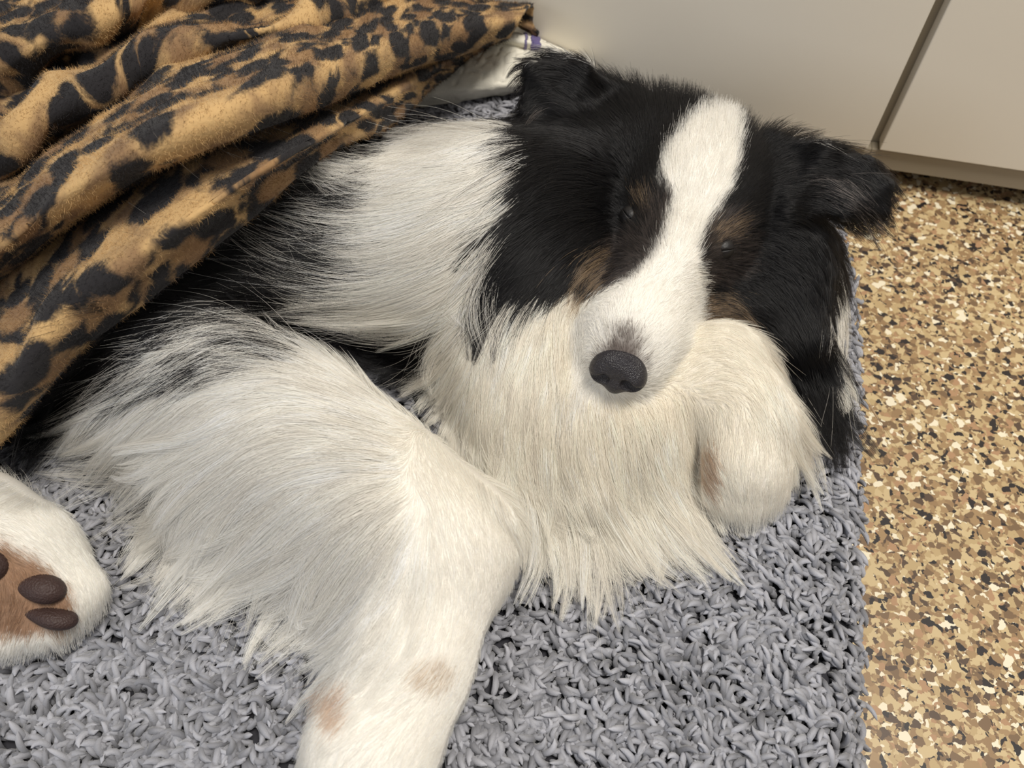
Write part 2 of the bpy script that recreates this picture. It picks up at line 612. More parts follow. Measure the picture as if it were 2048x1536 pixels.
NOSEDARK = [(1185, 720), (1240, 650), (1265, 650), (1295, 720), (1290, 750), (1200, 750)]
PAWTAN = [(-200, 1090), (-20, 1080), (60, 1110), (110, 1150), (150, 1210), (140, 1262), (-200, 1290)]
WHITE = np.array([.93, .895, .825])
CREAM = np.array([.90, .81, .65])
BLACK = np.array([.0045, .0042, .0048])
TANC = np.array([.22, .15, .09])
GREY = np.array([.16, .13, .115])


def region(P):
    best = np.full(len(P), 9.0); reg = np.zeros(len(P), int)
    ends = [g[1] for g in GROUPS[1:]] + [len(PR)]
    for gi, (g, e) in enumerate(zip(GROUPS, ends)):
        D = np.full(len(P), 1.0)
        for q in PR[g[1]:e]:
            if q[0] == 't': D = np.minimum(D, sd_tri(P, *q[1:5]))
            else: D = np.minimum(D, dist(P, q))
        m = D < best
        best[m] = D[m]; reg[m] = gi
    return reg


def coat(P, soft=10.0):
    u, v, _ = project(P)
    n = len(u)
    reg = region(P)
    uj = u + rng.normal(0, soft, n)
    vj = v + rng.normal(0, soft, n)
    C = np.tile(WHITE, (n, 1))
    # the ruff and chin are creamier than the leg
    cr = np.exp(-(((uj - 1250) / 420) ** 2 + ((vj - 760) / 330) ** 2))
    C = C + (CREAM - C) * (0.75 * cr)[:, None]
    sad = inpoly(uj + rng.normal(0, 10, n), vj + rng.normal(0, 10, n), SADDLE)
    C[sad & ((reg == 0) | ((reg == 1) & (u < 600)))] = BLACK
    wedge = (reg == 0) & (uj < 905 - 0.2 * (vj - 640)) & (vj > 640) & (vj < 900)
    C[wedge] = BLACK
    C[inpoly(uj, vj, HEADBLK) & ((reg == 0) | (reg == 4))] = BLACK
    for p in EARGREY:
        m = inpoly(uj, vj, p) & (reg == 4) & (rng.random(n) < .28)
        C[m] = np.array([.20, .17, .155])
    for p in GREYFACE:
        m = inpoly(uj, vj, p) & (reg == 4) & (rng.random(n) < .7)
        C[m] = np.array([.060, .047, .042]) * rng.uniform(.4, 1.3, m.sum())[:, None]
    m = (reg == 1) & (vj < 800 - .10 * uj) & (uj < 640) & (rng.random(n) < .45)
    C[m] = BLACK
    for i, p in enumerate(TAN):
        m = inpoly(uj, vj, p) & (rng.random(n) < 0.6) & ((reg == 0) | (reg == 4))
        C[m] = TANC
    near = inpoly(u + rng.normal(0, 6, n), v + rng.normal(0, 6, n), BLAZE) & (reg != 3)
    C[near] = WHITE * 0.97
    m = inpoly(u + rng.normal(0, 12, n), v + rng.normal(0, 10, n), NOSEDARK)
    C[m] = GREY
    m = inpoly(uj, vj, PAWTAN)
    C[m] = np.array([.34, .20, .12]) * rng.uniform(.6, 1.5, m.sum())[:, None]
    m = (((uj - 865) / 45) ** 2 + ((vj - 1350) / 32) ** 2 < 1) & (rng.random(n) < .55)
    C[m] = np.array([.50, .38, .27])
    m = (((uj - 668) / 26) ** 2 + ((vj - 1400) / 60) ** 2 < 1)
    C[m] = np.array([.66, .50, .38])
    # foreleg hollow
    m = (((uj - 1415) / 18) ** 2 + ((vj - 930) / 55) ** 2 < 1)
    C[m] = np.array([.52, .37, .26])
    return C


bu, bv, bd = project(BV)
body_col = coat(BV, 8.0)
_e = np.concatenate([BQ[:, [0, 1]], BQ[:, [1, 2]], BQ[:, [2, 3]], BQ[:, [3, 0]]])
for _ in range(3):
    acc = np.zeros_like(body_col); cnt = np.zeros(len(BV))
    for a_, b_ in ((0, 1), (1, 0)):
        for k_ in range(3): acc[:, k_] += np.bincount(_e[:, a_], body_col[_e[:, b_], k_], len(BV))
        cnt += np.bincount(_e[:, a_], minlength=len(BV))
    body_col = 0.4 * body_col + 0.6 * acc / np.maximum(cnt, 1)[:, None]
bodyme = mesh_np('dog', BV, BQ, m_attr('dog_skin', 'coat', 0.8))
vcol(bodyme.data, 'coat', body_col * 0.8)
DOG = tag(bodyme, 'black and white long-haired sheepdog lying asleep on the grey mat', 'dog')

# ------------------------------------------------------------------ blanket
NETU = [  # rows from the hem up over the folds; columns from lower left to upper right: (u, v, z)
    [(-230, 1010, .10), (-60, 850, .15), (110, 660, .195), (285, 520, .215), (470, 390, .225), (600, 290, .225), (750, 215, .175), (880, 120, .125), (975, 85, .112)],
    [(-220, 1050, .115), (-10, 895, .165), (160, 705, .205), (335, 565, .235), (515, 425, .245), (640, 320, .245), (785, 238, .195), (893, 150, .14), (985, 100, .120)],
    [(-220, 1000, .150), (-10, 850, .200), (140, 670, .235), (315, 530, .258), (490, 400, .268), (625, 300, .265), (770, 222, .215), (890, 138, .160), (985, 92, .130)],
    [(-220, 850, .175), (0, 740, .225), (110, 610, .250), (280, 490, .278), (440, 385, .290), (590, 295, .288), (750, 205, .240), (885, 125, .180), (985, 82, .145)],
    [(-220, 740, .150), (0, 610, .205), (110, 515, .232), (235, 410, .255), (390, 310, .268), (545, 250, .262), (715, 178, .215), (890, 108, .165), (988, 72, .135)],
    [(-220, 690, .150), (0, 560, .205), (110, 475, .230), (240, 375, .250), (400, 275, .262), (555, 215, .258), (720, 145, .215), (890, 85, .165), (990, 60, .135)],
    [(-220, 650, .195), (0, 535, .238), (110, 455, .265), (230, 383, .286), (398, 300, .300), (543, 247, .296), (705, 177, .255), (900, 110, .200), (1012, 76, .165)],
    [(-220, 580, .225), (0, 480, .268), (110, 385, .296), (245, 305, .318), (385, 235, .328), (540, 180, .324), (700, 125, .288), (872, 62, .240), (1035, 45, .195)],
    [(-220, 500, .205), (0, 400, .245), (112, 310, .272), (240, 240, .290), (350, 185, .300), (520, 115, .300), (685, 70, .272), (850, 15, .225), (1060, 15, .180)],
    [(-220, 450, .17), (0, 360, .205), (110, 290, .225), (225, 215, .240), (325, 155, .268), (500, 90, .275), (670, 50, .256), (840, -5, .212), (1073, 30, .155)],
    [(-220, 380, .205), (0, 290, .245), (110, 215, .262), (215, 165, .275), (325, 95, .282), (490, 60, .285), (650, 15, .265), (830, -40, .225), (1078, 66, .140)],
    [(-220, 300, .18), (0, 210, .215), (105, 140, .228), (215, 95, .238), (330, 40, .250), (480, 10, .255), (640, -30, .240), (820, -90, .205), (1080, 40, .135)],
    [(-220, 190, .22), (0, 110, .260), (100, 60, .270), (215, 15, .275), (330, -30, .275), (480, -50, .275), (640, -90, .255), (810, -140, .22), (1080, 0, .145)],
    [(-220, 90, .19), (0, 10, .220), (100, -50, .225), (215, -80, .230), (330, -110, .235), (480, -130, .235), (630, -160, .225), (800, -200, .20), (1078, -50, .150)],
    [(-220, -60, .22), (0, -120, .240), (110, -170, .240), (220, -190, .240), (330, -200, .235), (470, -220, .235), (630, -240, .220), (790, -260, .20), (1075, -110, .155)],
]


def catmull(A, n, axis):
    A = np.moveaxis(np.asarray(A, float), axis, 0)
    m = len(A)
    E = np.concatenate([2 * A[:1] - A[1:2], A, 2 * A[-1:] - A[-2:-1]])
    t = np.linspace(0, m - 1 - 1e-9, n)
    i = t.astype(int)
    f = (t - i).reshape((-1,) + (1,) * (A.ndim - 1))
    p0, p1, p2, p3 = E[i], E[i + 1], E[i + 2], E[i + 3]
    r = 0.5 * (2 * p1 + (p2 - p0) * f + (2 * p0 - 5 * p1 + 4 * p2 - p3) * f ** 2 + (3 * p1 - p0 - 3 * p2 + p3) * f ** 3)
    return np.moveaxis(r, 0, axis)


def vnoise(x, y, seed=0):
    r = np.random.default_rng(seed).random((64, 64))
    xi = np.floor(x).astype(int); yi = np.floor(y).astype(int)
    fx = x - xi; fy = y - yi
    fx = fx * fx * (3 - 2 * fx); fy = fy * fy * (3 - 2 * fy)
    g = lambda a, b: r[a % 64, b % 64]
    return (g(xi, yi) * (1 - fx) + g(xi + 1, yi) * fx) * (1 - fy) + (g(xi, yi + 1) * (1 - fx) + g(xi + 1, yi + 1) * fx) * fy


net = np.array(NETU, float)
NP_ = PZ(net[..., 0], net[..., 1], net[..., 2])
NR, NCc = 330, 260
G = catmull(catmull(NP_, NR, 0), NCc, 1)


def gnormals(G):
    a = np.gradient(G, axis=0)
    b = np.gradient(G, axis=1)
    n = np.cross(b, a)
    n /= np.linalg.norm(n, axis=-1, keepdims=True) + 1e-12
    return n


su = np.concatenate([np.zeros((NR, 1)), np.cumsum(np.linalg.norm(np.diff(G, axis=1), axis=-1), 1)], 1)
sv = np.concatenate([np.zeros((1, NCc)), np.cumsum(np.linalg.norm(np.diff(G, axis=0), axis=-1), 0)], 0)
su = su - su[:, NCc // 2:NCc // 2 + 1] + np.mean(su[:, NCc // 2])
N0 = gnormals(G)
if N0[..., 2].mean() < 0: N0 = -N0
rowf = np.linspace(0, 14, NR)[:, None]
colf = np.linspace(0, 8, NCc)[None, :]
up_w = np.clip((rowf - 7.6) / 2.0, 0, 1) * np.ones_like(colf)
low_w = 1 - up_w
# long soft folds near the hem, tighter crumples further up the pile
w1 = vnoise(su * 9 + sv * 14, sv * 20 - su * 5, 1) - 0.5
w2 = vnoise(su * 34 + 9 + 1.5 * np.sin(sv * 30), sv * 22, 2) - 0.5
w3 = 1 - np.abs(2 * vnoise(su * 5 + sv * 4 + 7, sv * 16 - su * 9, 3) - 1)
w4 = 1 - np.abs(2 * vnoise(su * 26 - sv * 6, sv * 7 + su * 12, 4) - 1)
disp = low_w * (0.006 * w1 + 0.0022 * w2) + up_w * (0.008 * w1 + 0.013 * (w3 ** 2 - 0.4) + 0.0065 * (w4 ** 2 - .4) + 0.003 * w2)
G = G + N0 * disp[..., None]
# keep the cloth outside the dog, above the mat and in front of the cabinet
for it in range(4):
    e = 1e-3
    P = G.reshape(-1, 3)
    D = sdf(P)
    gr = np.stack([sdf(P + np.array(o)) - D for o in ((e, 0, 0), (0, e, 0), (0, 0, e))], -1) / e
    gr /= np.linalg.norm(gr, axis=-1, keepdims=True) + 1e-9
    need = np.maximum(0.006 - D, 0)
    P = P + gr * need[:, None]
    P[:, 2] = np.maximum(P[:, 2], mat_z(P[:, 0], P[:, 1]) + 0.013)
    q = (P - A0) @ WN
    P = P + WN * np.maximum(0.009 - q, 0)[:, None]
    G = P.reshape(G.shape)
    for _ in range(2):
        G[1:-1, 1:-1] = 0.5 * G[1:-1, 1:-1] + 0.125 * (G[:-2, 1:-1] + G[2:, 1:-1] + G[1:-1, :-2] + G[1:-1, 2:])
ii = np.arange(NR * NCc).reshape(NR, NCc)
BLQ = np.stack([ii[:-1, :-1], ii[:-1, 1:], ii[1:, 1:], ii[1:, :-1]], -1).reshape(-1, 4)
BLV = G.reshape(-1, 3)
blanket = mesh_np('fleece_blanket', BLV, BLQ, m_leopard())
uvl = blanket.data.uv_layers.new(name='UVMap')
su = np.concatenate([np.zeros((NR, 1)), np.cumsum(np.linalg.norm(np.diff(G, axis=1), axis=-1), 1)], 1)
sv = np.concatenate([np.zeros((1, NCc)), np.cumsum(np.linalg.norm(np.diff(G, axis=0), axis=-1), 0)], 0)
su = su - su[:, NCc // 2:NCc // 2 + 1]
sv = sv - sv[NR // 2:NR // 2 + 1]
for _ in range(30):
    su[1:-1] = 0.5 * su[1:-1] + 0.25 * (su[:-2] + su[2:])
    sv[:, 1:-1] = 0.5 * sv[:, 1:-1] + 0.25 * (sv[:, :-2] + sv[:, 2:])
UVc = np.stack([su.ravel() + 2, sv.ravel() + 2], -1)
uvl.data.foreach_set('uv', UVc[BLQ.ravel()].astype(np.float32).ravel())
cu = blanket.data.attributes.new('cloth_uv', 'FLOAT_VECTOR', 'POINT')
cu.data.foreach_set('vector', np.concatenate([UVc, np.zeros((len(UVc), 1))], 1).astype(np.float32).ravel())
tag(blanket, 'crumpled leopard print fleece blanket draped over the dog', 'blanket')
so = blanket.modifiers.new('thick', 'SOLIDIFY')
so.thickness = 0.0035
so.offset = 0
BL_BVH = bvh_of(BLV, BLQ)
print('blanket', time.time() - T0)

# ------------------------------------------------------------------ towel
tn = np.array([
    [(820, 215, .108), (905, 205, .108), (990, 190, .108), (1060, 180, .108), (1130, 175, .108), (1190, 165, .108)],
    [(800, 190, .122), (890, 178, .128), (985, 172, .128), (1060, 165, .126), (1130, 155, .122), (1195, 150, .112)],
    [(800, 140, .130), (905, 125, .140), (985, 125, .140), (1060, 120, .135), (1130, 125, .128), (1190, 135, .114)],
    [(800, 110, .125), (930, 92, .140), (1000, 92, .140), (1060, 100, .132), (1120, 115, .124), (1180, 128, .113)],
    [(800, 100, .134), (930, 78, .152), (1000, 76, .150), (1060, 85, .142), (1115, 104, .131), (1165, 118, .118)],
    [(800, 80, .12), (930, 60, .138), (1000, 62, .136), (1060, 70, .130), (1110, 94, .122), (1150, 108, .112)],
], float)
TG = catmull(catmull(PZ(tn[..., 0], tn[..., 1], tn[..., 2]), 70, 0), 110, 1)
q = (TG - A0) @ WN
tu, tw = np.meshgrid(np.arange(110), np.arange(70))
tq = np.abs(vnoise(tu * .17 + 3, tw * .17, 31) - .5) + .7 * np.abs(vnoise(tu * .30, tw * .30 + 9, 32) - .5)
TG[..., 2] += 0.010 * (np.minimum(tq, .28) - .2)
TG = TG + WN * np.maximum(0.004 - q, 0)[..., None]
ti = np.arange(70 * 110).reshape(70, 110)
TQ = np.stack([ti[:-1, :-1], ti[:-1, 1:], ti[1:, 1:], ti[1:, :-1]], -1).reshape(-1, 4)
towel = mesh_np('towel', TG.reshape(-1, 3), TQ, m_towel())
tag(towel, 'white quilted towel with a purple stripe poking out under the blanket', 'towel')
so = towel.modifiers.new('thick', 'SOLIDIFY')
so.thickness = 0.003
so.offset = 0
# woven purple stripes: bands standing just proud of the towel's folded edge
def band(c0, c1, col, nm):
    tnrm = gnormals(TG)
    if tnrm[..., 2].mean() < 0: tnrm = -tnrm
    r = slice(44, 69)
    g = (TG + tnrm * 0.0019)[r, c0:c1]
    a, b = g.shape[:2]
    i = np.arange(a * b).reshape(a, b)
    Q = np.stack([i[:-1, :-1], i[:-1, 1:], i[1:, 1:], i[1:, :-1]], -1).reshape(-1, 4)
    o = mesh_np(nm, g.reshape(-1, 3), Q, m_simple(nm, col, 0.9, 0.3), towel)
    s = o.modifiers.new('thick', 'SOLIDIFY')
    s.thickness = 0.0006
    s.offset = 1
    return o
band(66, 74, (104, 94, 140), 'stripe')
band(61, 64, (120, 112, 150), 'stripe')

# ------------------------------------------------------------------ mat
MATROOT = bpy.data.objects.new('shag_mat', None)
COL.objects.link(MATROOT)
tag(MATROOT, 'thick grey shaggy loop-pile pet mat on the chip floor', 'mat')
ga = np.linspace(MA0, MA1, 120)
gn = np.linspace(MN0, MN1, 110)
k = 0.045
def dens(a, lo, hi):
    t = np.linspace(0, 1, len(a))
    return lo + (hi - lo) * (t - 0.14 * np.sin(2 * np.pi * t) / (2 * np.pi) * 3)
ga = dens(ga, MA0, MA1)
gn = dens(gn, MN0, MN1)
AA, NN = np.meshgrid(ga, gn, indexing='ij')
# squeeze the square grid into the rounded outline
XY = A0[:2] + AA[..., None] * WD[:2] + NN[..., None] * WN[:2]
for _ in range(3):
    e = mat_edge(XY[..., 0], XY[..., 1])
    h = 1e-3
    gx = (mat_edge(XY[..., 0] + h, XY[..., 1]) - e) / h
    gy = (mat_edge(XY[..., 0], XY[..., 1] + h) - e) / h
    s = np.maximum(e, 0)
    XY[..., 0] -= gx * s
    XY[..., 1] -= gy * s
ZZ = mat_z(XY[..., 0], XY[..., 1]) - 0.004
MV = np.concatenate([XY, ZZ[..., None]], -1)
na, nn = MV.shape[:2]
mi = np.arange(na * nn).reshape(na, nn)
MQ = np.stack([mi[:-1, :-1], mi[:-1, 1:], mi[1:, 1:], mi[1:, :-1]], -1).reshape(-1, 4)
ring = np.concatenate([mi[:, 0], mi[-1, 1:], mi[-2::-1, -1], mi[0, -2:0:-1]])
V1 = MV.reshape(-1, 3)
V2 = V1[ring].copy(); V2[:, 2] = 0.001
nb = len(V1)
rq = np.stack([ring, np.roll(ring, -1), nb + np.roll(np.arange(len(ring)), -1), nb + np.arange(len(ring))], -1)
mesh_np('mat_base', np.concatenate([V1, V2]), np.concatenate([MQ, rq]), m_simple('mat_backing', (52, 52, 58), 0.95, 0.3), MATROOT)

# chenille loops: fat curled yarns, one joined mass of pile
NY = 25000
YS, YK = 8, 5
aa = rng.uniform(MA0 + 0.35, MA1 + 0.002, NY * 2)
nn_ = rng.uniform(MN0, MN1, NY * 2)
yx = A0[0] + aa * WD[0] + nn_ * WN[0]
yy = A0[1] + aa * WD[1] + nn_ * WN[1]
inside = mat_edge(yx, yy) < -0.001
yz = mat_z(yx, yy)
P = np.stack([yx, yy, yz], -1)
pu, pv, pd = project(P)
vis = (pu > -140) & (pu < 2150) & (pv > -60) & (pv < 1620) & (pd > 0.1)
vis |= (pu > -900) & (pu < 2600) & (pv > -60) & (pv < 2700) & (pd > 0.1) & (rng.random(len(pu)) < 0.35)
keep = inside & vis
deep = sdf(P + np.array([0, 0, 0.01])) < -0.012
keep &= ~deep
P = P[keep]
print('yarns', len(P))
n = len(P)
e = 2e-3
nx = -(mat_z(P[:, 0] + e, P[:, 1]) - mat_z(P[:, 0] - e, P[:, 1])) / (2 * e)
ny = -(mat_z(P[:, 0], P[:, 1] + e) - mat_z(P[:, 0], P[:, 1] - e)) / (2 * e)
Nn = np.stack([np.clip(nx, -2.5, 2.5), np.clip(ny, -2.5, 2.5), np.ones(n)], -1)
Nn /= np.linalg.norm(Nn, axis=1, keepdims=True)
# lean direction: brushed in patches
pa = (vnoise(P[:, 0] * 9, P[:, 1] * 9, 21) * 5 + vnoise(P[:, 0] * 40, P[:, 1] * 40, 22) * 3 + rng.normal(0, 0.5, n))
T1 = np.stack([np.cos(pa), np.sin(pa), np.zeros(n)], -1)
T1 -= Nn * np.sum(T1 * Nn, 1, keepdims=True)
T1 /= np.linalg.norm(T1, axis=1, keepdims=True)
T2 = np.cross(Nn, T1)
Ly = rng.uniform(0.010, 0.0165, n)
curl = rng.normal(0, 2.2, n)
bend = rng.uniform(1.0, 2.7, n)
path = np.zeros((n, YS, 3))
pos = P - Nn * 0.003
ang = rng.uniform(0.05, 0.5, n)
az = np.zeros(n)
for s in range(YS):
    path[:, s] = pos
    d = Nn * np.cos(ang)[:, None] + (T1 * np.cos(az)[:, None] + T2 * np.sin(az)[:, None]) * np.sin(ang)[:, None]
    pos = pos + d * (Ly / (YS - 1) * 1.25)[:, None]
    ang = ang + bend / (YS - 1) * 1.25
    az = az + curl / (YS - 1)
def tubes(path, rad, K):
    n, S, _ = path.shape
    t = np.gradient(path, axis=1)
    t /= np.linalg.norm(t, axis=2, keepdims=True) + 1e-9
    ref = np.broadcast_to(np.array([0.31, 0.77, 0.1]), t.shape)
    b1 = np.cross(t, ref); b1 /= np.linalg.norm(b1, axis=2, keepdims=True) + 1e-9
    b2 = np.cross(t, b1)
    th = np.arange(K) * 2 * np.pi / K
    V = path[:, :, None] + rad[:, :, None, None] * (b1[:, :, None] * np.cos(th)[:, None] + b2[:, :, None] * np.sin(th)[:, None])
    base = (np.arange(n) * S * K)[:, None, None]
    s = np.arange(S - 1)[None, :, None] * K
    kk = np.arange(K)[None, None]
    k2 = (kk + 1) % K
    Q = np.stack([base + s + kk, base + s + k2, base + s + K + k2, base + s + K + kk], -1).reshape(-1, 4)
    return V.reshape(-1, 3), Q
yr = rng.uniform(0.0015, 0.0023, n)[:, None] * np.array([0.85, 1.0, 1.05, 1.08, 1.08, 1.02, 0.8, 0.12])[None]
TV, TQy = tubes(path, yr, YK)
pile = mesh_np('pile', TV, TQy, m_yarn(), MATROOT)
pile['kind'] = 'stuff'
at = pile.data.attributes.new('tint_shade', 'FLOAT', 'POINT')
tint_shade = np.repeat(rng.uniform(-0.15, 0.4, n), YS * YK) + np.tile(np.repeat(np.linspace(0, 0.6, YS), YK), n)  # random tone per yarn, plus painted shade between loops: dark roots, lighter tips
at.data.foreach_set('value', tint_shade.astype(np.float32))
print('mat', time.time() - T0)

# ------------------------------------------------------------------ surface seen from above, used to lay the long hair down on what lies under it
ST = 5
U0, U1, V0, V1r = -300, 2350, -150, 1900
us = np.arange(U0, U1 + 1, ST)
vs = np.arange(V0, V1r + 1, ST)
DB = np.full((len(vs), len(us)), 9.0)
DL = np.full((len(vs), len(us)), 9.0)
o = Vector(CAM)
for iy, v in enumerate(vs):
    rr = ray(us, np.full(len(us), v))
    ln = np.linalg.norm(rr, axis=1)
    for ix in range(len(us)):
        d = Vector(rr[ix])
        h = BODY_BVH.ray_cast(o, d)
        if h[0] is not None: DB[iy, ix] = h[3] / ln[ix]
        if us[ix] < 1120 and v < 1150:
            h = BL_BVH.ray_cast(o, d)
            if h[0] is not None: DL[iy, ix] = h[3] / ln[ix]
UU, VV = np.meshgrid(us, vs)
RR = ray(UU, VV)
dm = (MAT_Z + 0.012 - CAM[2]) / RR[..., 2]
XYm = CAM + RR * dm[..., None]
off = mat_edge(XYm[..., 0], XYm[..., 1])
dm = np.where(off > 0, dm + np.clip(off, 0, .09) * 1.1, dm)
dwall = np.where(RR @ WN < 0, ((A0 - CAM) @ WN + 0.004) / (RR @ WN), 9)
dm = np.minimum(dm, dwall)
DS = np.minimum(np.minimum(DB, DL), dm)
for _ in range(3):
    DSm = DS.copy()
    DSm[1:-1, 1:-1] = (DS[1:-1, 1:-1] * 2 + DS[:-2, 1:-1] + DS[2:, 1:-1] + DS[1:-1, :-2] + DS[1:-1, 2:]) / 6
    DS = np.minimum(DS, DSm)
print('depth', time.time() - T0)


def samp(A, u, v):
    x = np.clip((u - U0) / ST, 0, A.shape[1] - 1.001)
    y = np.clip((v - V0) / ST, 0, A.shape[0] - 1.001)
    i = x.astype(int); j = y.astype(int)
    fx = x - i; fy = y - j
    if A.ndim > 2:
        sh = (-1,) + (1,) * (A.ndim - 2)
        fx = fx.reshape(sh); fy = fy.reshape(sh)
    return (A[j, i] * (1 - fx) + A[j, i + 1] * fx) * (1 - fy) + (A[j + 1, i] * (1 - fx) + A[j + 1, i + 1] * fx) * fy


def near(A, u, v):
    i = np.clip(np.rint((u - U0) / ST).astype(int), 0, A.shape[1] - 1)
    j = np.clip(np.rint((v - V0) / ST).astype(int), 0, A.shape[0] - 1)
    return A[j, i]


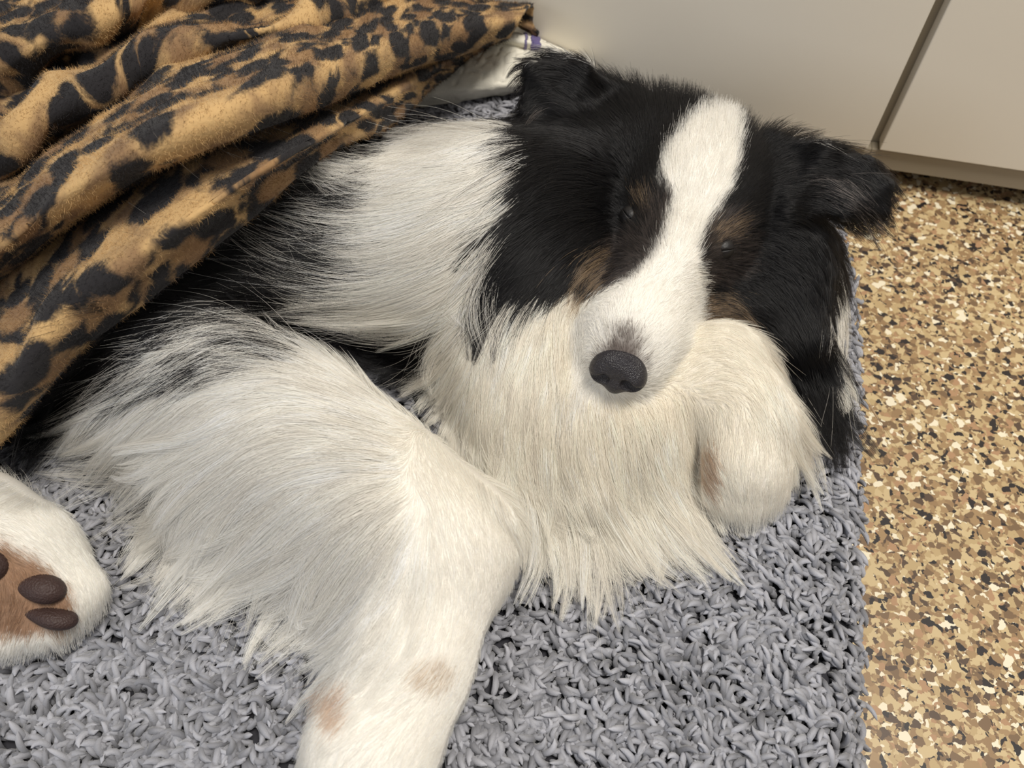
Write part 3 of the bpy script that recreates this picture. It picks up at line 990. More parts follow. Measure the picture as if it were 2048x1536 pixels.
# ------------------------------------------------------------------ grooming strokes: (points, hair length, share of stroke that can hold roots, lift mm, clump)
STROKES = [
    # muzzle, from the nose back
    ([(1245, 700), (1250, 640), (1290, 560), (1340, 500)], 26, 1, 2, .2),
    ([(1215, 700), (1190, 650), (1180, 590), (1190, 540)], 26, 1, 2, .2),
    ([(1290, 700), (1330, 650), (1370, 600), (1410, 570)], 26, 1, 2, .2),
    ([(1300, 740), (1345, 710), (1385, 660), (1430, 620)], 28, 1, 2, .2),
    ([(1190, 740), (1160, 700), (1150, 650), (1160, 600)], 28, 1, 2, .2),
    ([(1240, 785), (1290, 790), (1340, 770), (1380, 730)], 34, 1, 3, .2),
    ([(1190, 770), (1160, 760), (1145, 720)], 30, 1, 3, .2),
    # blaze and forehead
    ([(1350, 490), (1375, 420), (1395, 330), (1415, 240), (1420, 180)], 40, 1, 3, .25),
    ([(1390, 470), (1430, 390), (1470, 310), (1490, 230)], 40, 1, 3, .25),
    ([(1330, 470), (1330, 400), (1320, 320), (1330, 220), (1330, 160)], 40, 1, 4, .25),
    ([(1290, 470), (1270, 400), (1255, 320), (1250, 240)], 40, 1, 4, .25),
    ([(1420, 470), (1480, 400), (1530, 330), (1560, 250)], 42, 1, 4, .25),
    ([(1280, 180), (1270, 120)], 46, 1, 5, .2),
    ([(1400, 190), (1410, 120)], 46, 1, 5, .2),
    ([(1500, 240), (1540, 170)], 46, 1, 5, .2),
    # left cheek and around the left eye
    ([(1300, 500), (1260, 490), (1220, 470), (1180, 470)], 34, 1, 3, .2),
    ([(1260, 430), (1230, 400), (1200, 380), (1150, 380)], 38, 1, 4, .3),
    ([(1230, 540), (1190, 560), (1160, 590), (1130, 640)], 55, 1, 4, .4),
    ([(1200, 510), (1160, 540), (1130, 590), (1100, 680)], 90, .7, 5, .6),
    # right cheek
    ([(1410, 560), (1450, 570), (1500, 590), (1560, 610)], 38, 1, 4, .3),
    ([(1410, 640), (1460, 640), (1510, 660), (1560, 700)], 50, 1, 4, .4),
    ([(1440, 500), (1490, 500), (1550, 500), (1600, 520)], 44, 1, 4, .3),
    ([(1480, 430), (1530, 410), (1590, 400), (1650, 420)], 48, 1, 5, .4),
    # left ear
    ([(1250, 240), (1180, 190), (1120, 150), (1060, 140), (1045, 180)], 80, .75, 4, .6),
    ([(1230, 290), (1170, 240), (1110, 200), (1060, 220), (1035, 260)], 85, .7, 4, .6),
    ([(1240, 200), (1190, 150), (1130, 115), (1080, 105)], 60, 1, 5, .6),
    ([(1090, 150), (1055, 190), (1035, 240)], 50, 1, 3, .7),
    # left mane: black strings over the white ruff
    ([(1220, 330), (1140, 290), (1070, 290), (1000, 310), (940, 370)], 120, .6, 8, .8),
    ([(1200, 370), (1110, 350), (1040, 370), (970, 440), (890, 480), (840, 540)], 190, .45, 9, .85),
    ([(1190, 420), (1100, 420), (1020, 460), (950, 540), (930, 620)], 190, .5, 9, .85),
    ([(1180, 460), (1100, 490), (1030, 560), (970, 640), (935, 740)], 220, .5, 8, .85),
    ([(1170, 510), (1110, 550), (1060, 600), (1000, 660), (960, 740)], 150, .6, 7, .8),
    ([(1160, 560), (1120, 610), (1085, 680), (1070, 760)], 110, .6, 6, .7),
    ([(1120, 330), (1040, 340), (960, 420), (900, 520)], 150, .4, 10, .85),
    # right ear
    ([(1560, 320), (1620, 300), (1690, 310), (1750, 340), (1790, 390)], 85, .8, 4, .5),
    ([(1560, 370), (1640, 350), (1710, 380), (1770, 430)], 90, .75, 5, .6),
    ([(1570, 420), (1640, 400), (1700, 430), (1740, 470)], 90, .6, 4, .6),
    ([(1540, 290), (1590, 270), (1640, 265), (1700, 285)], 70, 1, 6, .5),
    ([(1740, 350), (1780, 380), (1800, 410)], 40, 1, 2, .6),
    # right mane
    ([(1560, 450), (1620, 470), (1660, 530), (1670, 600)], 110, .7, 7, .7),
    ([(1560, 520), (1620, 560), (1650, 620), (1640, 700)], 120, .7, 6, .7),
    ([(1500, 640), (1560, 670), (1610, 750), (1660, 860), (1690, 960)], 260, .45, 4, .7),
    ([(1560, 600), (1610, 660), (1650, 760), (1690, 860)], 230, .5, 4, .7),
    ([(1640, 600), (1665, 690), (1690, 780), (1700, 860)], 150, .6, 3, .6),
    # white hair behind the fore leg, on the right
    ([(1560, 760), (1590, 840), (1620, 930), (1640, 1010)], 190, .5, 3, .7),
    ([(1540, 780), (1580, 860), (1595, 940)], 130, .6, 3, .7),
    # back of the neck and shoulder, white, swept left over the black saddle
    ([(1060, 260), (980, 250), (880, 255), (790, 270)], 150, .6, 5, .5),
    ([(1040, 300), (940, 300), (820, 310), (720, 350), (620, 345)], 230, .6, 6, .6),
    ([(1010, 350), (900, 370), (790, 390), (690, 400), (600, 350)], 240, .6, 7, .65),
    ([(980, 400), (880, 430), (790, 470), (650, 490), (520, 470)], 260, .6, 8, .7),
    ([(950, 440), (870, 500), (760, 545), (620, 545), (470, 500), (400, 450)], 330, .45, 9, .75),
    ([(930, 500), (860, 560), (760, 600), (620, 600), (480, 570), (400, 520)], 330, .4, 9, .75),
    ([(920, 560), (850, 610), (740, 640), (620, 630), (540, 590)], 210, .4, 8, .7),
    ([(920, 620), (850, 680), (790, 720), (690, 720), (560, 670)], 190, .4, 7, .7),
    ([(930, 680), (880, 740), (830, 770), (740, 770), (660, 740)], 120, .5, 5, .6),
    ([(960, 690), (920, 760), (900, 830), (860, 880)], 90, .6, 4, .6),
    # chest ruff, combed down
    ([(1000, 560), (970, 680), (940, 800), (930, 900), (960, 1000)], 190, .7, 5, .6),
    ([(1040, 620), (1010, 760), (990, 880), (1000, 1000), (1040, 1080)], 210, .75, 5, .6),
    ([(1090, 660), (1070, 800), (1060, 920), (1090, 1040), (1130, 1140)], 230, .7, 5, .65),
    ([(1140, 780), (1130, 860), (1140, 960), (1170, 1060), (1180, 1150)], 230, .7, 5, .65),
    ([(1200, 820), (1210, 900), (1230, 1000), (1270, 1080), (1300, 1130)], 220, .7, 5, .65),
    ([(1280, 830), (1290, 900), (1320, 990), (1370, 1070), (1430, 1140)], 230, .7, 5, .65),
    ([(1350, 800), (1360, 880), (1380, 970), (1420, 1050)], 170, .7, 4, .6),
    ([(1110, 590), (1130, 680), (1135, 760), (1120, 850)], 110, .8, 4, .4),
    # fore leg
    ([(1340, 720), (1400, 690), (1460, 690), (1510, 730)], 60, 1, 3, .3),
    ([(1400, 780), (1430, 760), (1480, 760), (1530, 800)], 55, 1, 3, .3),
    ([(1400, 830), (1400, 880), (1410, 930), (1440, 980)], 55, 1, 3, .4),
    ([(1470, 830), (1470, 900), (1470, 960), (1480, 1020)], 50, 1, 3, .35),
    ([(1530, 830), (1545, 900), (1540, 960), (1530, 1010)], 46, 1, 3, .3),
    # black saddle, swept left
    ([(800, 280), (700, 300), (600, 350)], 120, 1, 5, .5),
    ([(800, 440), (700, 440), (600, 450), (480, 470)], 150, 1, 5, .5),
    ([(790, 600), (680, 580), (560, 560), (430, 560)], 150, 1, 5, .5),
    ([(780, 680), (700, 660), (600, 610), (480, 600), (330, 610)], 160, 1, 5, .5),
    ([(860, 830), (800, 790), (740, 760), (700, 740)], 80, 1, 4, .4),
    # fluff on the upper thigh
    ([(720, 740), (640, 680), (540, 650), (420, 650), (300, 690), (200, 740)], 200, .7, 6, .6),
    ([(640, 740), (520, 700), (430, 690), (340, 740), (260, 820)], 210, .6, 6, .65),
    ([(760, 830), (680, 790), (560, 750), (430, 770), (300, 850)], 210, .6, 6, .65),
    ([(420, 660), (300, 680), (180, 720), (80, 800)], 190, .8, 5, .6),
    ([(330, 720), (230, 760), (120, 830), (20, 920)], 190, .8, 5, .6),
    ([(250, 800), (150, 860), (60, 930), (-40, 970)], 170, .8, 4, .6),
    # breeches feathering off the thigh
    ([(780, 880), (680, 850), (560, 840), (440, 890), (340, 960), (280, 1040)], 250, .55, 6, .65),
    ([(740, 920), (620, 910), (510, 940), (420, 1020), (350, 1110)], 250, .55, 6, .65),
    ([(740, 970), (640, 980), (560, 1030), (470, 1120), (380, 1200), (320, 1240)], 260, .55, 6, .65),
    ([(760, 1010), (680, 1060), (600, 1140), (520, 1210), (430, 1250)], 240, .55, 5, .65),
    ([(780, 1050), (720, 1130), (660, 1220), (600, 1290), (540, 1330)], 220, .6, 5, .6),
    ([(800, 1110), (750, 1190), (690, 1270), (640, 1330)], 150, .8, 4, .5),
    ([(500, 800), (400, 860), (320, 930), (260, 1000), (180, 1050)], 200, .6, 5, .6),
    ([(380, 800), (290, 860), (210, 920), (120, 960)], 190, .7, 5, .6),
    # thigh to shank, short
    ([(830, 870), (860, 940), (890, 1000), (900, 1060)], 48, 1, 3, .2),
    ([(880, 900), (930, 980), (970, 1060), (985, 1140)], 40, 1, 2.5, .2),
    ([(900, 1060), (920, 1130), (920, 1220), (890, 1320)], 50, 1, 2.5, .25),
    ([(990, 1100), (980, 1200), (940, 1300), (890, 1400)], 38, 1, 2.5, .2),
    ([(840, 1100), (830, 1200), (790, 1300), (740, 1360), (700, 1400)], 70, 1, 3, .35),
    ([(860, 1330), (800, 1390), (740, 1430), (680, 1490)], 60, 1, 3, .35),
    ([(880, 1400), (830, 1480), (780, 1560), (740, 1650)], 55, 1, 3, .3),
    ([(740, 1400), (690, 1450), (650, 1510), (620, 1580)], 60, 1, 3, .4),
    # left hind paw
    ([(-200, 990), (-60, 1010), (40, 1040), (120, 1110)], 38, 1, 2.5, .2),
    ([(100, 1060), (150, 1120), (185, 1190), (190, 1270)], 42, 1, 2.5, .3),
    ([(40, 1100), (90, 1130), (140, 1200), (160, 1270)], 34, 1, 2.5, .3),
    ([(-60, 1100), (0, 1130), (20, 1200), (0, 1290)], 34, 1, 2.5, .3),
]
MS = 12
tt = np.linspace(0, 1, MS)
SP, SDsp, SA = [], [], []
for pts, L, rf, lift, cl in STROKES:
    p0 = pts[0]
    if L <= 62 and p0[1] > 470: L *= 0.62; lift *= 0.55
    elif L <= 62: L *= 0.8; lift *= 0.8
    if L >= 170 and p0[0] > 950 and 540 < p0[1] < 860 and pts[-1][1] > 900: L *= 0.68
    if L >= 230 and p0[0] < 1050 and p0[1] < 640 and pts[-1][0] < 700: L *= 1.25
    if 1100 < p0[0] < 1240 and 300 < p0[1] < 600 and cl >= .8: L *= 1.2
    if p0[0] < 820 and p0[1] > 860 and L > 150: L *= 0.9
    p = np.array(pts, float)
    # smooth the polyline
    p = catmull(p, max(40, len(p) * 12), 0)
    seg = np.linalg.norm(np.diff(p, axis=0), axis=1)
    cum = np.concatenate([[0], np.cumsum(seg)])
    tot = cum[-1]
    ext = p[-1] + (p[-1] - p[-6]) / (np.linalg.norm(p[-1] - p[-6]) + 1e-9) * 400
    cum2 = np.append(cum, tot + 400)
    px = np.append(p[:, 0], ext[0]); py = np.append(p[:, 1], ext[1])
    for a in np.arange(0, tot * rf + 1, 14):
        q = a + tt * L
        X = np.interp(q, cum2, px); Y = np.interp(q, cum2, py)
        SP.append((X[0], Y[0]))
        SDsp.append(np.stack([X - X[0], Y - Y[0]], -1))
        SA.append((L, lift, cl))
SP = np.array(SP); SDsp = np.array(SDsp); SA = np.array(SA)
gs = 12
gu = np.arange(U0, U1 + 1, gs); gv = np.arange(V0, V1r + 1, gs)
GU, GV = np.meshgrid(gu, gv)
Q = np.stack([GU.ravel(), GV.ravel()], -1).astype(float)
FD = np.zeros((len(Q), MS * 2 + 3))
feat = np.concatenate([SDsp.reshape(len(SP), -1), SA], 1)
for i in range(0, len(Q), 4000):
    q = Q[i:i + 4000]
    d2 = ((q[:, None] - SP[None]) ** 2).sum(-1)
    dmn = d2.min(1, keepdims=True)
    w = np.exp(-(d2 - dmn) / (2 * 24.0 ** 2 + 0.25 * dmn))
    FD[i:i + 4000] = (w @ feat) / w.sum(1, keepdims=True)
FD = FD.reshape(len(gv), len(gu), -1)


def field(u, v):
    x = np.clip((u - U0) / gs, 0, FD.shape[1] - 1.001)
    y = np.clip((v - V0) / gs, 0, FD.shape[0] - 1.001)
    i = x.astype(int); j = y.astype(int)
    fx = (x - i)[:, None]; fy = (y - j)[:, None]
    r = (FD[j, i] * (1 - fx) + FD[j, i + 1] * fx) * (1 - fy) + (FD[j + 1, i] * (1 - fx) + FD[j + 1, i + 1] * fx) * fy
    return r[:, :-3].reshape(-1, MS, 2), r[:, -3], r[:, -2], r[:, -1]


# ------------------------------------------------------------------ roots
tri = np.concatenate([BQ[:, [0, 1, 2]], BQ[:, [0, 2, 3]]])
va, vb, vc = BV[tri[:, 0]], BV[tri[:, 1]], BV[tri[:, 2]]
fn = np.cross(vb - va, vc - va)
ar = np.linalg.norm(fn, axis=1) / 2
if np.sum(fn * (va - HS)) < 0: fn = -fn
# smooth vertex normals
vn = np.zeros_like(BV)
for k in range(3): np.add.at(vn, tri[:, k], fn)
vn /= np.linalg.norm(vn, axis=1, keepdims=True) + 1e-12


def roots(n):
    t = rng.choice(len(tri), n, p=ar / ar.sum())
    r1 = np.sqrt(rng.random(n)); r2 = rng.random(n)
    w = np.stack([1 - r1, r1 * (1 - r2), r1 * r2], -1)
    T = tri[t]
    P = (BV[T] * w[..., None]).sum(1)
    Nn = (vn[T] * w[..., None]).sum(1)
    Nn /= np.linalg.norm(Nn, axis=1, keepdims=True) + 1e-9
    return P, Nn


def clear_eye(u, v):
    m = np.zeros(len(u), bool)
    for eu, ev, ax, ay, rot in EYES:
        c, s = math.cos(rot), math.sin(rot)
        x = (u - eu) * c + (v - ev) * s; y = -(u - eu) * s + (v - ev) * c
        m |= (x / ax) ** 2 + (y / ay) ** 2 < 1
    return m


EYES = [(1262, 434, 25, 8, 0.8), (1444, 497, 24, 6, -0.02)]
PADS = [(78, 1174, 50, 26), (100, 1232, 52, 18), (-30, 1128, 42, 30)]


def groom(P, Nn, lenk=1.0, jit=0.13):
    """lay each hair along the grooming strokes, resting on whatever surface lies under it"""
    u, v, d = project(P)
    D, L, lift, cl = field(u, v)
    n = len(P)
    lv = np.clip(rng.normal(1.0, 0.2, n), 0.35, 1.5) * lenk
    ja = rng.normal(0, jit, n)
    c, s = np.cos(ja)[:, None], np.sin(ja)[:, None]
    D = np.stack([D[..., 0] * c - D[..., 1] * s, D[..., 0] * s + D[..., 1] * c], -1) * lv[:, None, None]
    # waviness
    ph = rng.uniform(0, 6.28, n)[:, None]
    am = rng.normal(0, 1, n)[:, None] * np.clip(L, 30, 260)[:, None] * 0.030
    wv = am * np.sin(tt[None] * rng.uniform(3, 7, n)[:, None] + ph) * tt[None]
    dv = D[:, -1] / (np.linalg.norm(D[:, -1], axis=1, keepdims=True) + 1e-9)
    D = D + wv[..., None] * np.stack([-dv[:, 1], dv[:, 0]], -1)[:, None]
    pu = u[:, None] + D[..., 0]; pv = v[:, None] + D[..., 1]
    step = np.linalg.norm(np.diff(D, axis=1), axis=2)
    # normal-facing growth: how high the hair stands off, in metres
    top = (lift * 1e-3 * rng.uniform(0.35, 1.25, n))[:, None]
    hh = top * np.minimum(tt[None] * 3.0, 1.0) ** 0.8 * (1 - 0.45 * tt[None])
    dep = np.zeros((n, MS))
    dep[:, 0] = d
    off0 = d - samp(DS, u, v)
    for k in range(1, MS):
        ds = samp(DS, pu[:, k], pv[:, k]) - hh[:, k]
        lim = dep[:, k - 1] + step[:, k - 1] * dep[:, k - 1] / FPX * 0.75
        dep[:, k] = np.minimum(ds, lim)
        lo = dep[:, k - 1] - step[:, k - 1] * dep[:, k - 1] / FPX * 1.6 - 0.0015
        dep[:, k] = np.maximum(dep[:, k], lo)
    dd = dep.copy()
    dd[:, 1:-1] = 0.5 * dep[:, 1:-1] + 0.25 * (dep[:, :-2] + dep[:, 2:])
    return PDp(pu, pv, dd), cl, L


def smooth_cols(C, n):
    k = np.clip(rng.normal(1.0, 0.10, n), 0.6, 1.25)
    return np.clip(C * k[:, None], 0, 0.96)


PTS, COLS, RAD = [], [], []


def emit(path, col, r0, r1):
    PTS.append(path.astype(np.float32))
    COLS.append(col.astype(np.float32))
    n = len(path)
    f = np.linspace(0, 1, path.shape[1])
    RAD.append((np.broadcast_to(np.asarray(r0).reshape(-1, 1), (n, 1)) * (1 - f ** 1.6) + r1 * f ** 1.6).astype(np.float32))


def visible(P, tol=0.006):
    u, v, d = project(P)
    ok = (u > U0 + 10) & (u < U1 - 10) & (v > V0 + 10) & (v < V1r - 10)
    vb_ = near(DB, u, v)
    return u, v, d, ok & (d < vb_ + tol), ok & (d > near(DL, u, v) - 0.002)


N_HAIR = 760000
P, Nn = roots(N_HAIR)
u, v, d, vis, covered = visible(P)
front = np.sum(Nn * (CAM - P), axis=1) > -0.02
eye = clear_eye(u, v)
pad = np.zeros(len(u), bool)
for a, b, ra, rb in PADS:
    pad |= ((u - a) / ra) ** 2 + ((v - b) / rb) ** 2 < 1
nose = ((u - 1238) / 50) ** 2 + ((v - 742) / 36) ** 2 < 1
inframe = (u > -60) & (u < 2100) & (v > -60) & (v < 1880)
_L = field(u, v)[1]
thin = (u < 380) & (v > 820) & (region(P) != 2) & (rng.random(len(u)) < 0.8)
m = vis & front & ~thin & (rng.random(len(u)) < np.where(_L > 110, 0.9, 0.72)) & ~covered & ~eye & ~(pad) & ~nose & inframe
Pv, Nv = P[m], Nn[m]
print('visible hairs', m.sum(), time.time() - T0)

# clump centres
KC = 6500
ci = rng.choice(len(Pv), KC, replace=False)
CP, CN = Pv[ci], Nv[ci]
cpath, ccl, cL = groom(CP, CN)
ccol = coat(CP, 6.0)
KB = 1050
bi = rng.choice(KC, KB, replace=False)
bpath, bcl, bL = groom(CP[bi], CN[bi], 1.08, 0.20)
from mathutils.kdtree import KDTree
bcid = np.zeros(KC, int)
for flag in (False, True):
    mm = (ccol.mean(1) < 0.1) == flag
    kd = KDTree(int(mm[bi].sum()))
    for i in np.nonzero(mm[bi])[0]: kd.insert(CP[bi[i]], int(i))
    kd.balance()
    for j in np.nonzero(mm)[0]: bcid[j] = kd.find(CP[j])[1]
bw = np.clip((cL - 70) / 90, 0, 1) * np.clip(ccl * rng.uniform(1.0, 1.7, KC), 0, .93) * (np.linalg.norm(CP[bi[bcid]] - CP, axis=1) < 0.03)
ks = np.linspace(0, 1, MS)[None] ** 1.15 * bw[:, None]
cpath = cpath * (1 - ks[..., None]) + (bpath[bcid] + (CP - CP[bi[bcid]])[:, None] * 0.15) * ks[..., None]
path, cl, L = groom(Pv, Nv)
hu_, hv_, _ = project(Pv)
col = coat(Pv, 8.0)
# assign each hair to a clump of its own colour
from mathutils.kdtree import KDTree
blackc = ccol.mean(1) < 0.1
blackh = col.mean(1) < 0.1
cid = np.zeros(len(Pv), int)
for flag in (False, True):
    idx = np.nonzero(blackc == flag)[0]
    kd = KDTree(len(idx))
    for i in idx: kd.insert(CP[i], int(i))
    kd.balance()
    for j in np.nonzero(blackh == flag)[0]:
        cid[j] = kd.find(Pv[j])[1]
cf = np.clip(np.clip((L - 45) / 120, 0, .4) + cl * rng.uniform(0.8, 1.4, len(Pv)), 0, 0.97)
ok = np.linalg.norm(CP[cid] - Pv, axis=1) < 0.012
cf = np.where(ok, cf, 0) * (rng.random(len(Pv)) > 0.035)
kk = (np.linspace(0, 1, MS)[None] ** 0.9) * cf[:, None]
target = cpath[cid] + (Pv - CP[cid])[:, None] * 0.12
path = path * (1 - kk[..., None]) + target * kk[..., None]
tone = np.clip(rng.normal(1, 0.12, KC), 0.7, 1.25)[cid]
col = col * (tone ** np.clip((L - 30) / 90, 0.15, 1))[:, None]
cut = 1 - rng.random(len(path)) ** 2.2 * 0.55
far = (Pv[:, 0] < -0.02) & (hv_ < 760) & (L > 180)
cut = np.where(far, 1 - rng.random(len(path)) ** 0.55 * 0.72, cut)
q_ = cut[:, None] * np.linspace(0, MS - 1, MS)[None]
i_ = np.clip(q_.astype(int), 0, MS - 2); f_ = (q_ - i_)[..., None]
ar_ = np.arange(len(path))[:, None]
path = path[ar_, i_] * (1 - f_) + path[ar_, i_ + 1] * f_
lr = np.clip(L / 150, 0, 1)
emit(path, smooth_cols(col, len(col)), 0.000075 + 0.00004 * lr, 0.000035)

# stray wisps
wi = np.nonzero((L > 75) & (rng.random(len(L)) < 0.012))[0]
wp, _, wL = groom(Pv[wi], Nv[wi], 1.2, 0.24)
wc = coat(Pv[wi], 6.0)
wp = wp + np.array([0, 0, 1.0]) * (np.linspace(0, 1, MS)[None, :, None] * rng.uniform(0, .008, (len(wi), 1, 1)))
emit(wp, smooth_cols(wc, len(wi)), 0.0001, 0.00004)

# coat on the sides turned away from the photograph: shorter locks following the skin
m2 = (~m) & ~covered & ~nose & ~pad & ~eye & (u > -100) & (v < 2300)
idx = np.nonzero(m2)[0]
idx = idx[rng.random(len(idx)) < 0.27]
idx = idx[~vis[idx] | ~front[idx]]
Pb, Nb = P[idx], Nn[idx]
n = len(Pb)
ub, vb2, db = project(Pb)
Dw, Lw, lw, cw = field(ub, vb2)
dw = Dw[:, 4] / (np.linalg.norm(Dw[:, 4], axis=1, keepdims=True) + 1e-9)
g = dw[:, :1] * RX - dw[:, 1:] * UP + np.array([0, 0, -0.45]) + rng.normal(0, 0.22, (n, 3))
g -= Nb * np.sum(g * Nb, axis=1, keepdims=True)
g /= np.linalg.norm(g, axis=1, keepdims=True) + 1e-9
Lb = np.clip(Lw * 0.00030, 0.005, 0.030) * rng.uniform(.6, 1.1, n)
f = np.linspace(0, 1, 6)
pb = np.zeros((n, 6, 3))
pos = Pb.copy()
for k in range(6):
    pb[:, k] = pos
    dd = Nb * (0.34 - 0.3 * f[k]) + g
    dd /= np.linalg.norm(dd, axis=1, keepdims=True)
    pos = pos + dd * (Lb / 5)[:, None]
zm = mat_z(pb[..., 0], pb[..., 1]) + 0.006
pb[..., 2] = np.where(mat_edge(pb[..., 0], pb[..., 1]) < 0, np.maximum(pb[..., 2], zm), pb[..., 2])
cb = coat(Pb, 10.0)
emit(pb, smooth_cols(cb, n), 0.0001, 0.00003)


def curves_obj(name, PT, CO, RA, mat, parent):
    sizes = np.concatenate([np.full(len(p), p.shape[1], np.int32) for p in PT])
    hc = bpy.data.hair_curves.new(name)
    hc.add_curves(sizes.tolist())
    pts = np.concatenate([p.reshape(-1, 3) for p in PT]).astype(np.float32)
    hc.attributes['position'].data.foreach_set('vector', pts.ravel())
    a = hc.attributes.get('radius') or hc.attributes.new('radius', 'FLOAT', 'POINT')
    a.data.foreach_set('value', np.concatenate([r.ravel() for r in RA]).astype(np.float32))
    a = hc.attributes.new('coat', 'FLOAT_COLOR', 'CURVE')
    c = np.concatenate(CO)
    c4 = np.ones((len(c), 4), np.float32); c4[:, :3] = c
    a.data.foreach_set('color', c4.ravel())
    return add_obj(name, hc, mat, parent)


M_HAIR = m_hair('dog_hair')
# short raised nap of the fleece, in the colours of the print
nfz = 170000
GN = gnormals(G)
if GN[..., 2].mean() < 0: GN = -GN
qa, qb = np.gradient(G, axis=0), np.gradient(G, axis=1)
qar = np.linalg.norm(np.cross(qa, qb), axis=-1)[:-1, :-1].ravel()
cells = rng.choice(len(qar), nfz, p=qar / qar.sum())
r_, c_ = cells // (NCc - 1), cells % (NCc - 1)
fr, fc = rng.random(nfz)[:, None], rng.random(nfz)[:, None]
bil = lambda A: (A[r_, c_] * (1 - fr) + A[r_ + 1, c_] * fr) * (1 - fc) + (A[r_, c_ + 1] * (1 - fr) + A[r_ + 1, c_ + 1] * fr) * fc
UG = UVc.reshape(NR, NCc, 2)
fp, fnm, fuv = bil(G), bil(GN), bil(UG)
fd = fnm * 0.7 + rng.normal(0, 0.55, (nfz, 3))
fd /= np.linalg.norm(fd, axis=1, keepdims=True)
fl = rng.uniform(0.0018, 0.0042, nfz)[:, None]
fe = fd + rng.normal(0, .5, (nfz, 3))
fpath = np.stack([fp + fnm * .0012, fp + fnm * .0014 + fd * fl * .5, fp + fnm * .0014 + fd * fl * .5 + fe * fl * .4], 1)
nap = curves_obj('fleece_nap', [fpath], [np.zeros((nfz, 3))], [np.tile([.00011, .00009, .00003], (nfz, 1))], blanket.data.materials[0], blanket)
nap['kind'] = 'stuff'
ca = nap.data.attributes.new('cloth_uv', 'FLOAT_VECTOR', 'CURVE')
ca.data.foreach_set('vector', np.concatenate([fuv, np.zeros((nfz, 1))], 1).astype(np.float32).ravel())
fur = curves_obj('fur', PTS, COLS, RAD, M_HAIR, DOG)
fur['kind'] = 'stuff'
print('fur', sum(len(p) for p in PTS), time.time() - T0)


# ------------------------------------------------------------------ nose, eyes, pads
def surf(u, v, off=0.0):
    r = ray(float(u), float(v))
    h = BODY_BVH.ray_cast(Vector(CAM), Vector(r))
    return np.array(h[0]) - off * r / np.linalg.norm(r), np.array(h[1])


NC_, _ = surf(1238, 742)
nr = ray(1238.0, 742.0); nr /= np.linalg.norm(nr)
NC_ = NC_ + nr * 0.004 + UP * 0.001
nf = -nr * .62 + hf * .75; nf /= np.linalg.norm(nf)
nsd = RX * .97 - UP * .16; nsd -= nf * (nsd @ nf); nsd /= np.linalg.norm(nsd)
nu = np.cross(nf, nsd)
if nu @ UP < 0: nu = -nu
NAX = np.stack([nsd, nf, nu])
np_ = [('e', NC_ + nu * .003, NAX, np.array([.0165, .0100, .0115]), .004),
       ('e', NC_ + nsd * .0100 - nu * .003, NAX, np.array([.0095, .0100, .0098]), .004),
       ('e', NC_ - nsd * .0100 - nu * .003, NAX, np.array([.0095, .0100, .0098]), .004),
       ('e', NC_ - nu * .010, NAX, np.array([.0075, .0085, .0075]), .005)]
cv = []
for s in (-1, 1):
    a = NC_ + nf * .0085 + nsd * s * .0075 - nu * .0050
    b = NC_ + nf * .0070 + nsd * s * .0135 - nu * .0080
    c2 = NC_ + nf * .0040 + nsd * s * .0190 - nu * .0070
    cv.append(('c', a, b, .0038, .0030, .0015))
    cv.append(('c', b, c2, .0026, .0014, .0015))
cv.append(('c', NC_ + nf * .0112 + nu * .001, NC_ + nf * .0098 - nu * .019, .0007, .0012, .0015))
nvv, nq = grid_sdf(np_, NC_ - 0.032, NC_ + 0.032, 0.0007, cv)
mesh_np('nose', nvv, nq, m_simple('wet_nose_leather', (40, 37, 42), 0.36, 0.8, 1300.0), DOG)

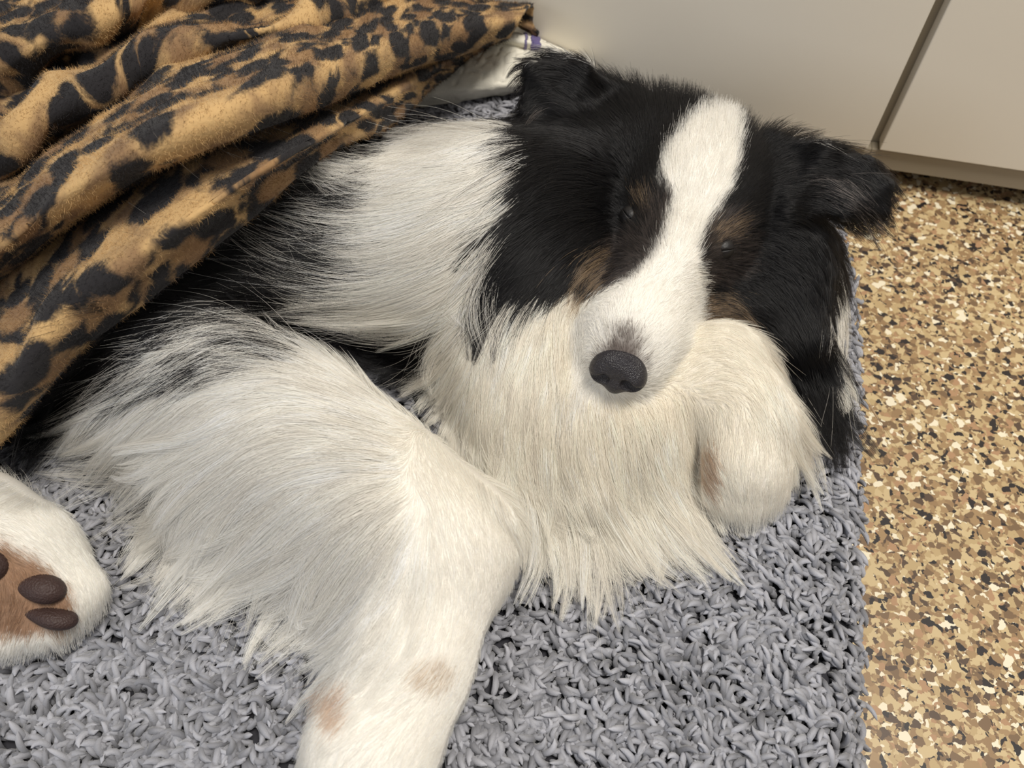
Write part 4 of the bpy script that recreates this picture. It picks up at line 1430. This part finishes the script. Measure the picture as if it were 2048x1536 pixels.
M_EYE = m_simple('dark_eye', (18, 12, 10), 0.06, 0.0)
M_LID = m_simple('black_eyelid', (17, 14, 14), 0.5, 0.4)
for eu, ev, ax, ay, rot in EYES:
    c, nrm = surf(eu, ev)
    r = ray(float(eu), float(ev)); r /= np.linalg.norm(r)
    ctr = c + r * 0.0078
    bm = bmesh.new()
    bmesh.ops.create_uvsphere(bm, u_segments=28, v_segments=18, radius=0.0075)
    me = bpy.data.meshes.new('eye')
    bm.to_mesh(me); bm.free()
    me.polygons.foreach_set('use_smooth', [True] * len(me.polygons))
    eo = add_obj('eye', me, M_EYE, DOG)
    eo.location = ctr
    # lids: two thick shell segments leaving a slit
    xd = RX * math.cos(rot) - UP * math.sin(rot)
    xd = xd - r * (xd @ r); xd /= np.linalg.norm(xd)
    yd = np.cross(-r, xd)
    if yd @ UP < 0: yd = -yd
    for lo_, hi_ in ((-0.10, 1.35), (-1.35, -0.2)):
        th = np.linspace(lo_, hi_, 12)
        ph = np.linspace(-1.45, 1.45, 26)
        TH, PH = np.meshgrid(th, ph, indexing='ij')
        R_ = 0.0084
        taper = np.cos(PH) ** 0.4
        TH = TH * np.where(np.abs(TH) < 0.3, taper, 1)
        X = np.sin(PH); Yv = np.sin(TH) * np.cos(PH); Zv = np.cos(TH) * np.cos(PH)
        Vv = ctr + R_ * (X[..., None] * xd + Yv[..., None] * yd - Zv[..., None] * r)
        i = np.arange(12 * 26).reshape(12, 26)
        Qq = np.stack([i[:-1, :-1], i[:-1, 1:], i[1:, 1:], i[1:, :-1]], -1).reshape(-1, 4)
        lo2 = mesh_np('eyelid', Vv.reshape(-1, 3), Qq, M_LID, DOG)
        s = lo2.modifiers.new('thick', 'SOLIDIFY'); s.thickness = 0.0012; s.offset = 0

M_PAD = m_simple('paw_pad_leather', (60, 41, 37), 0.6, 0.7, 900.0)
for pu_, pv_, ra, rb in PADS:
    c, nrm = surf(pu_, pv_)
    r = ray(float(pu_), float(pv_)); r /= np.linalg.norm(r)
    dpt = (c - CAM) @ FW
    sx = ra * dpt / FPX; sy = rb * dpt / FPX
    ax = np.stack([RX * .97 - UP * .24, UP * .97 + RX * .24, -FW])
    pv1, pq1 = grid_sdf([('e', c + r * 0.002, ax, np.array([sx, sy, .008]), .002),
                         ('e', c + r * 0.002 + ax[0] * sx * .35 - ax[1] * sy * .1, ax, np.array([sx * .6, sy * .85, .0085]), .006)], c - 0.04, c + 0.04, 0.0014)
    mesh_np('paw_pad', pv1, pq1, M_PAD, DOG)
print('done', time.time() - T0, 'tris', sum(len(o.data.loops) - 2 * len(o.data.polygons) for o in bpy.data.objects if o.type == 'MESH'))
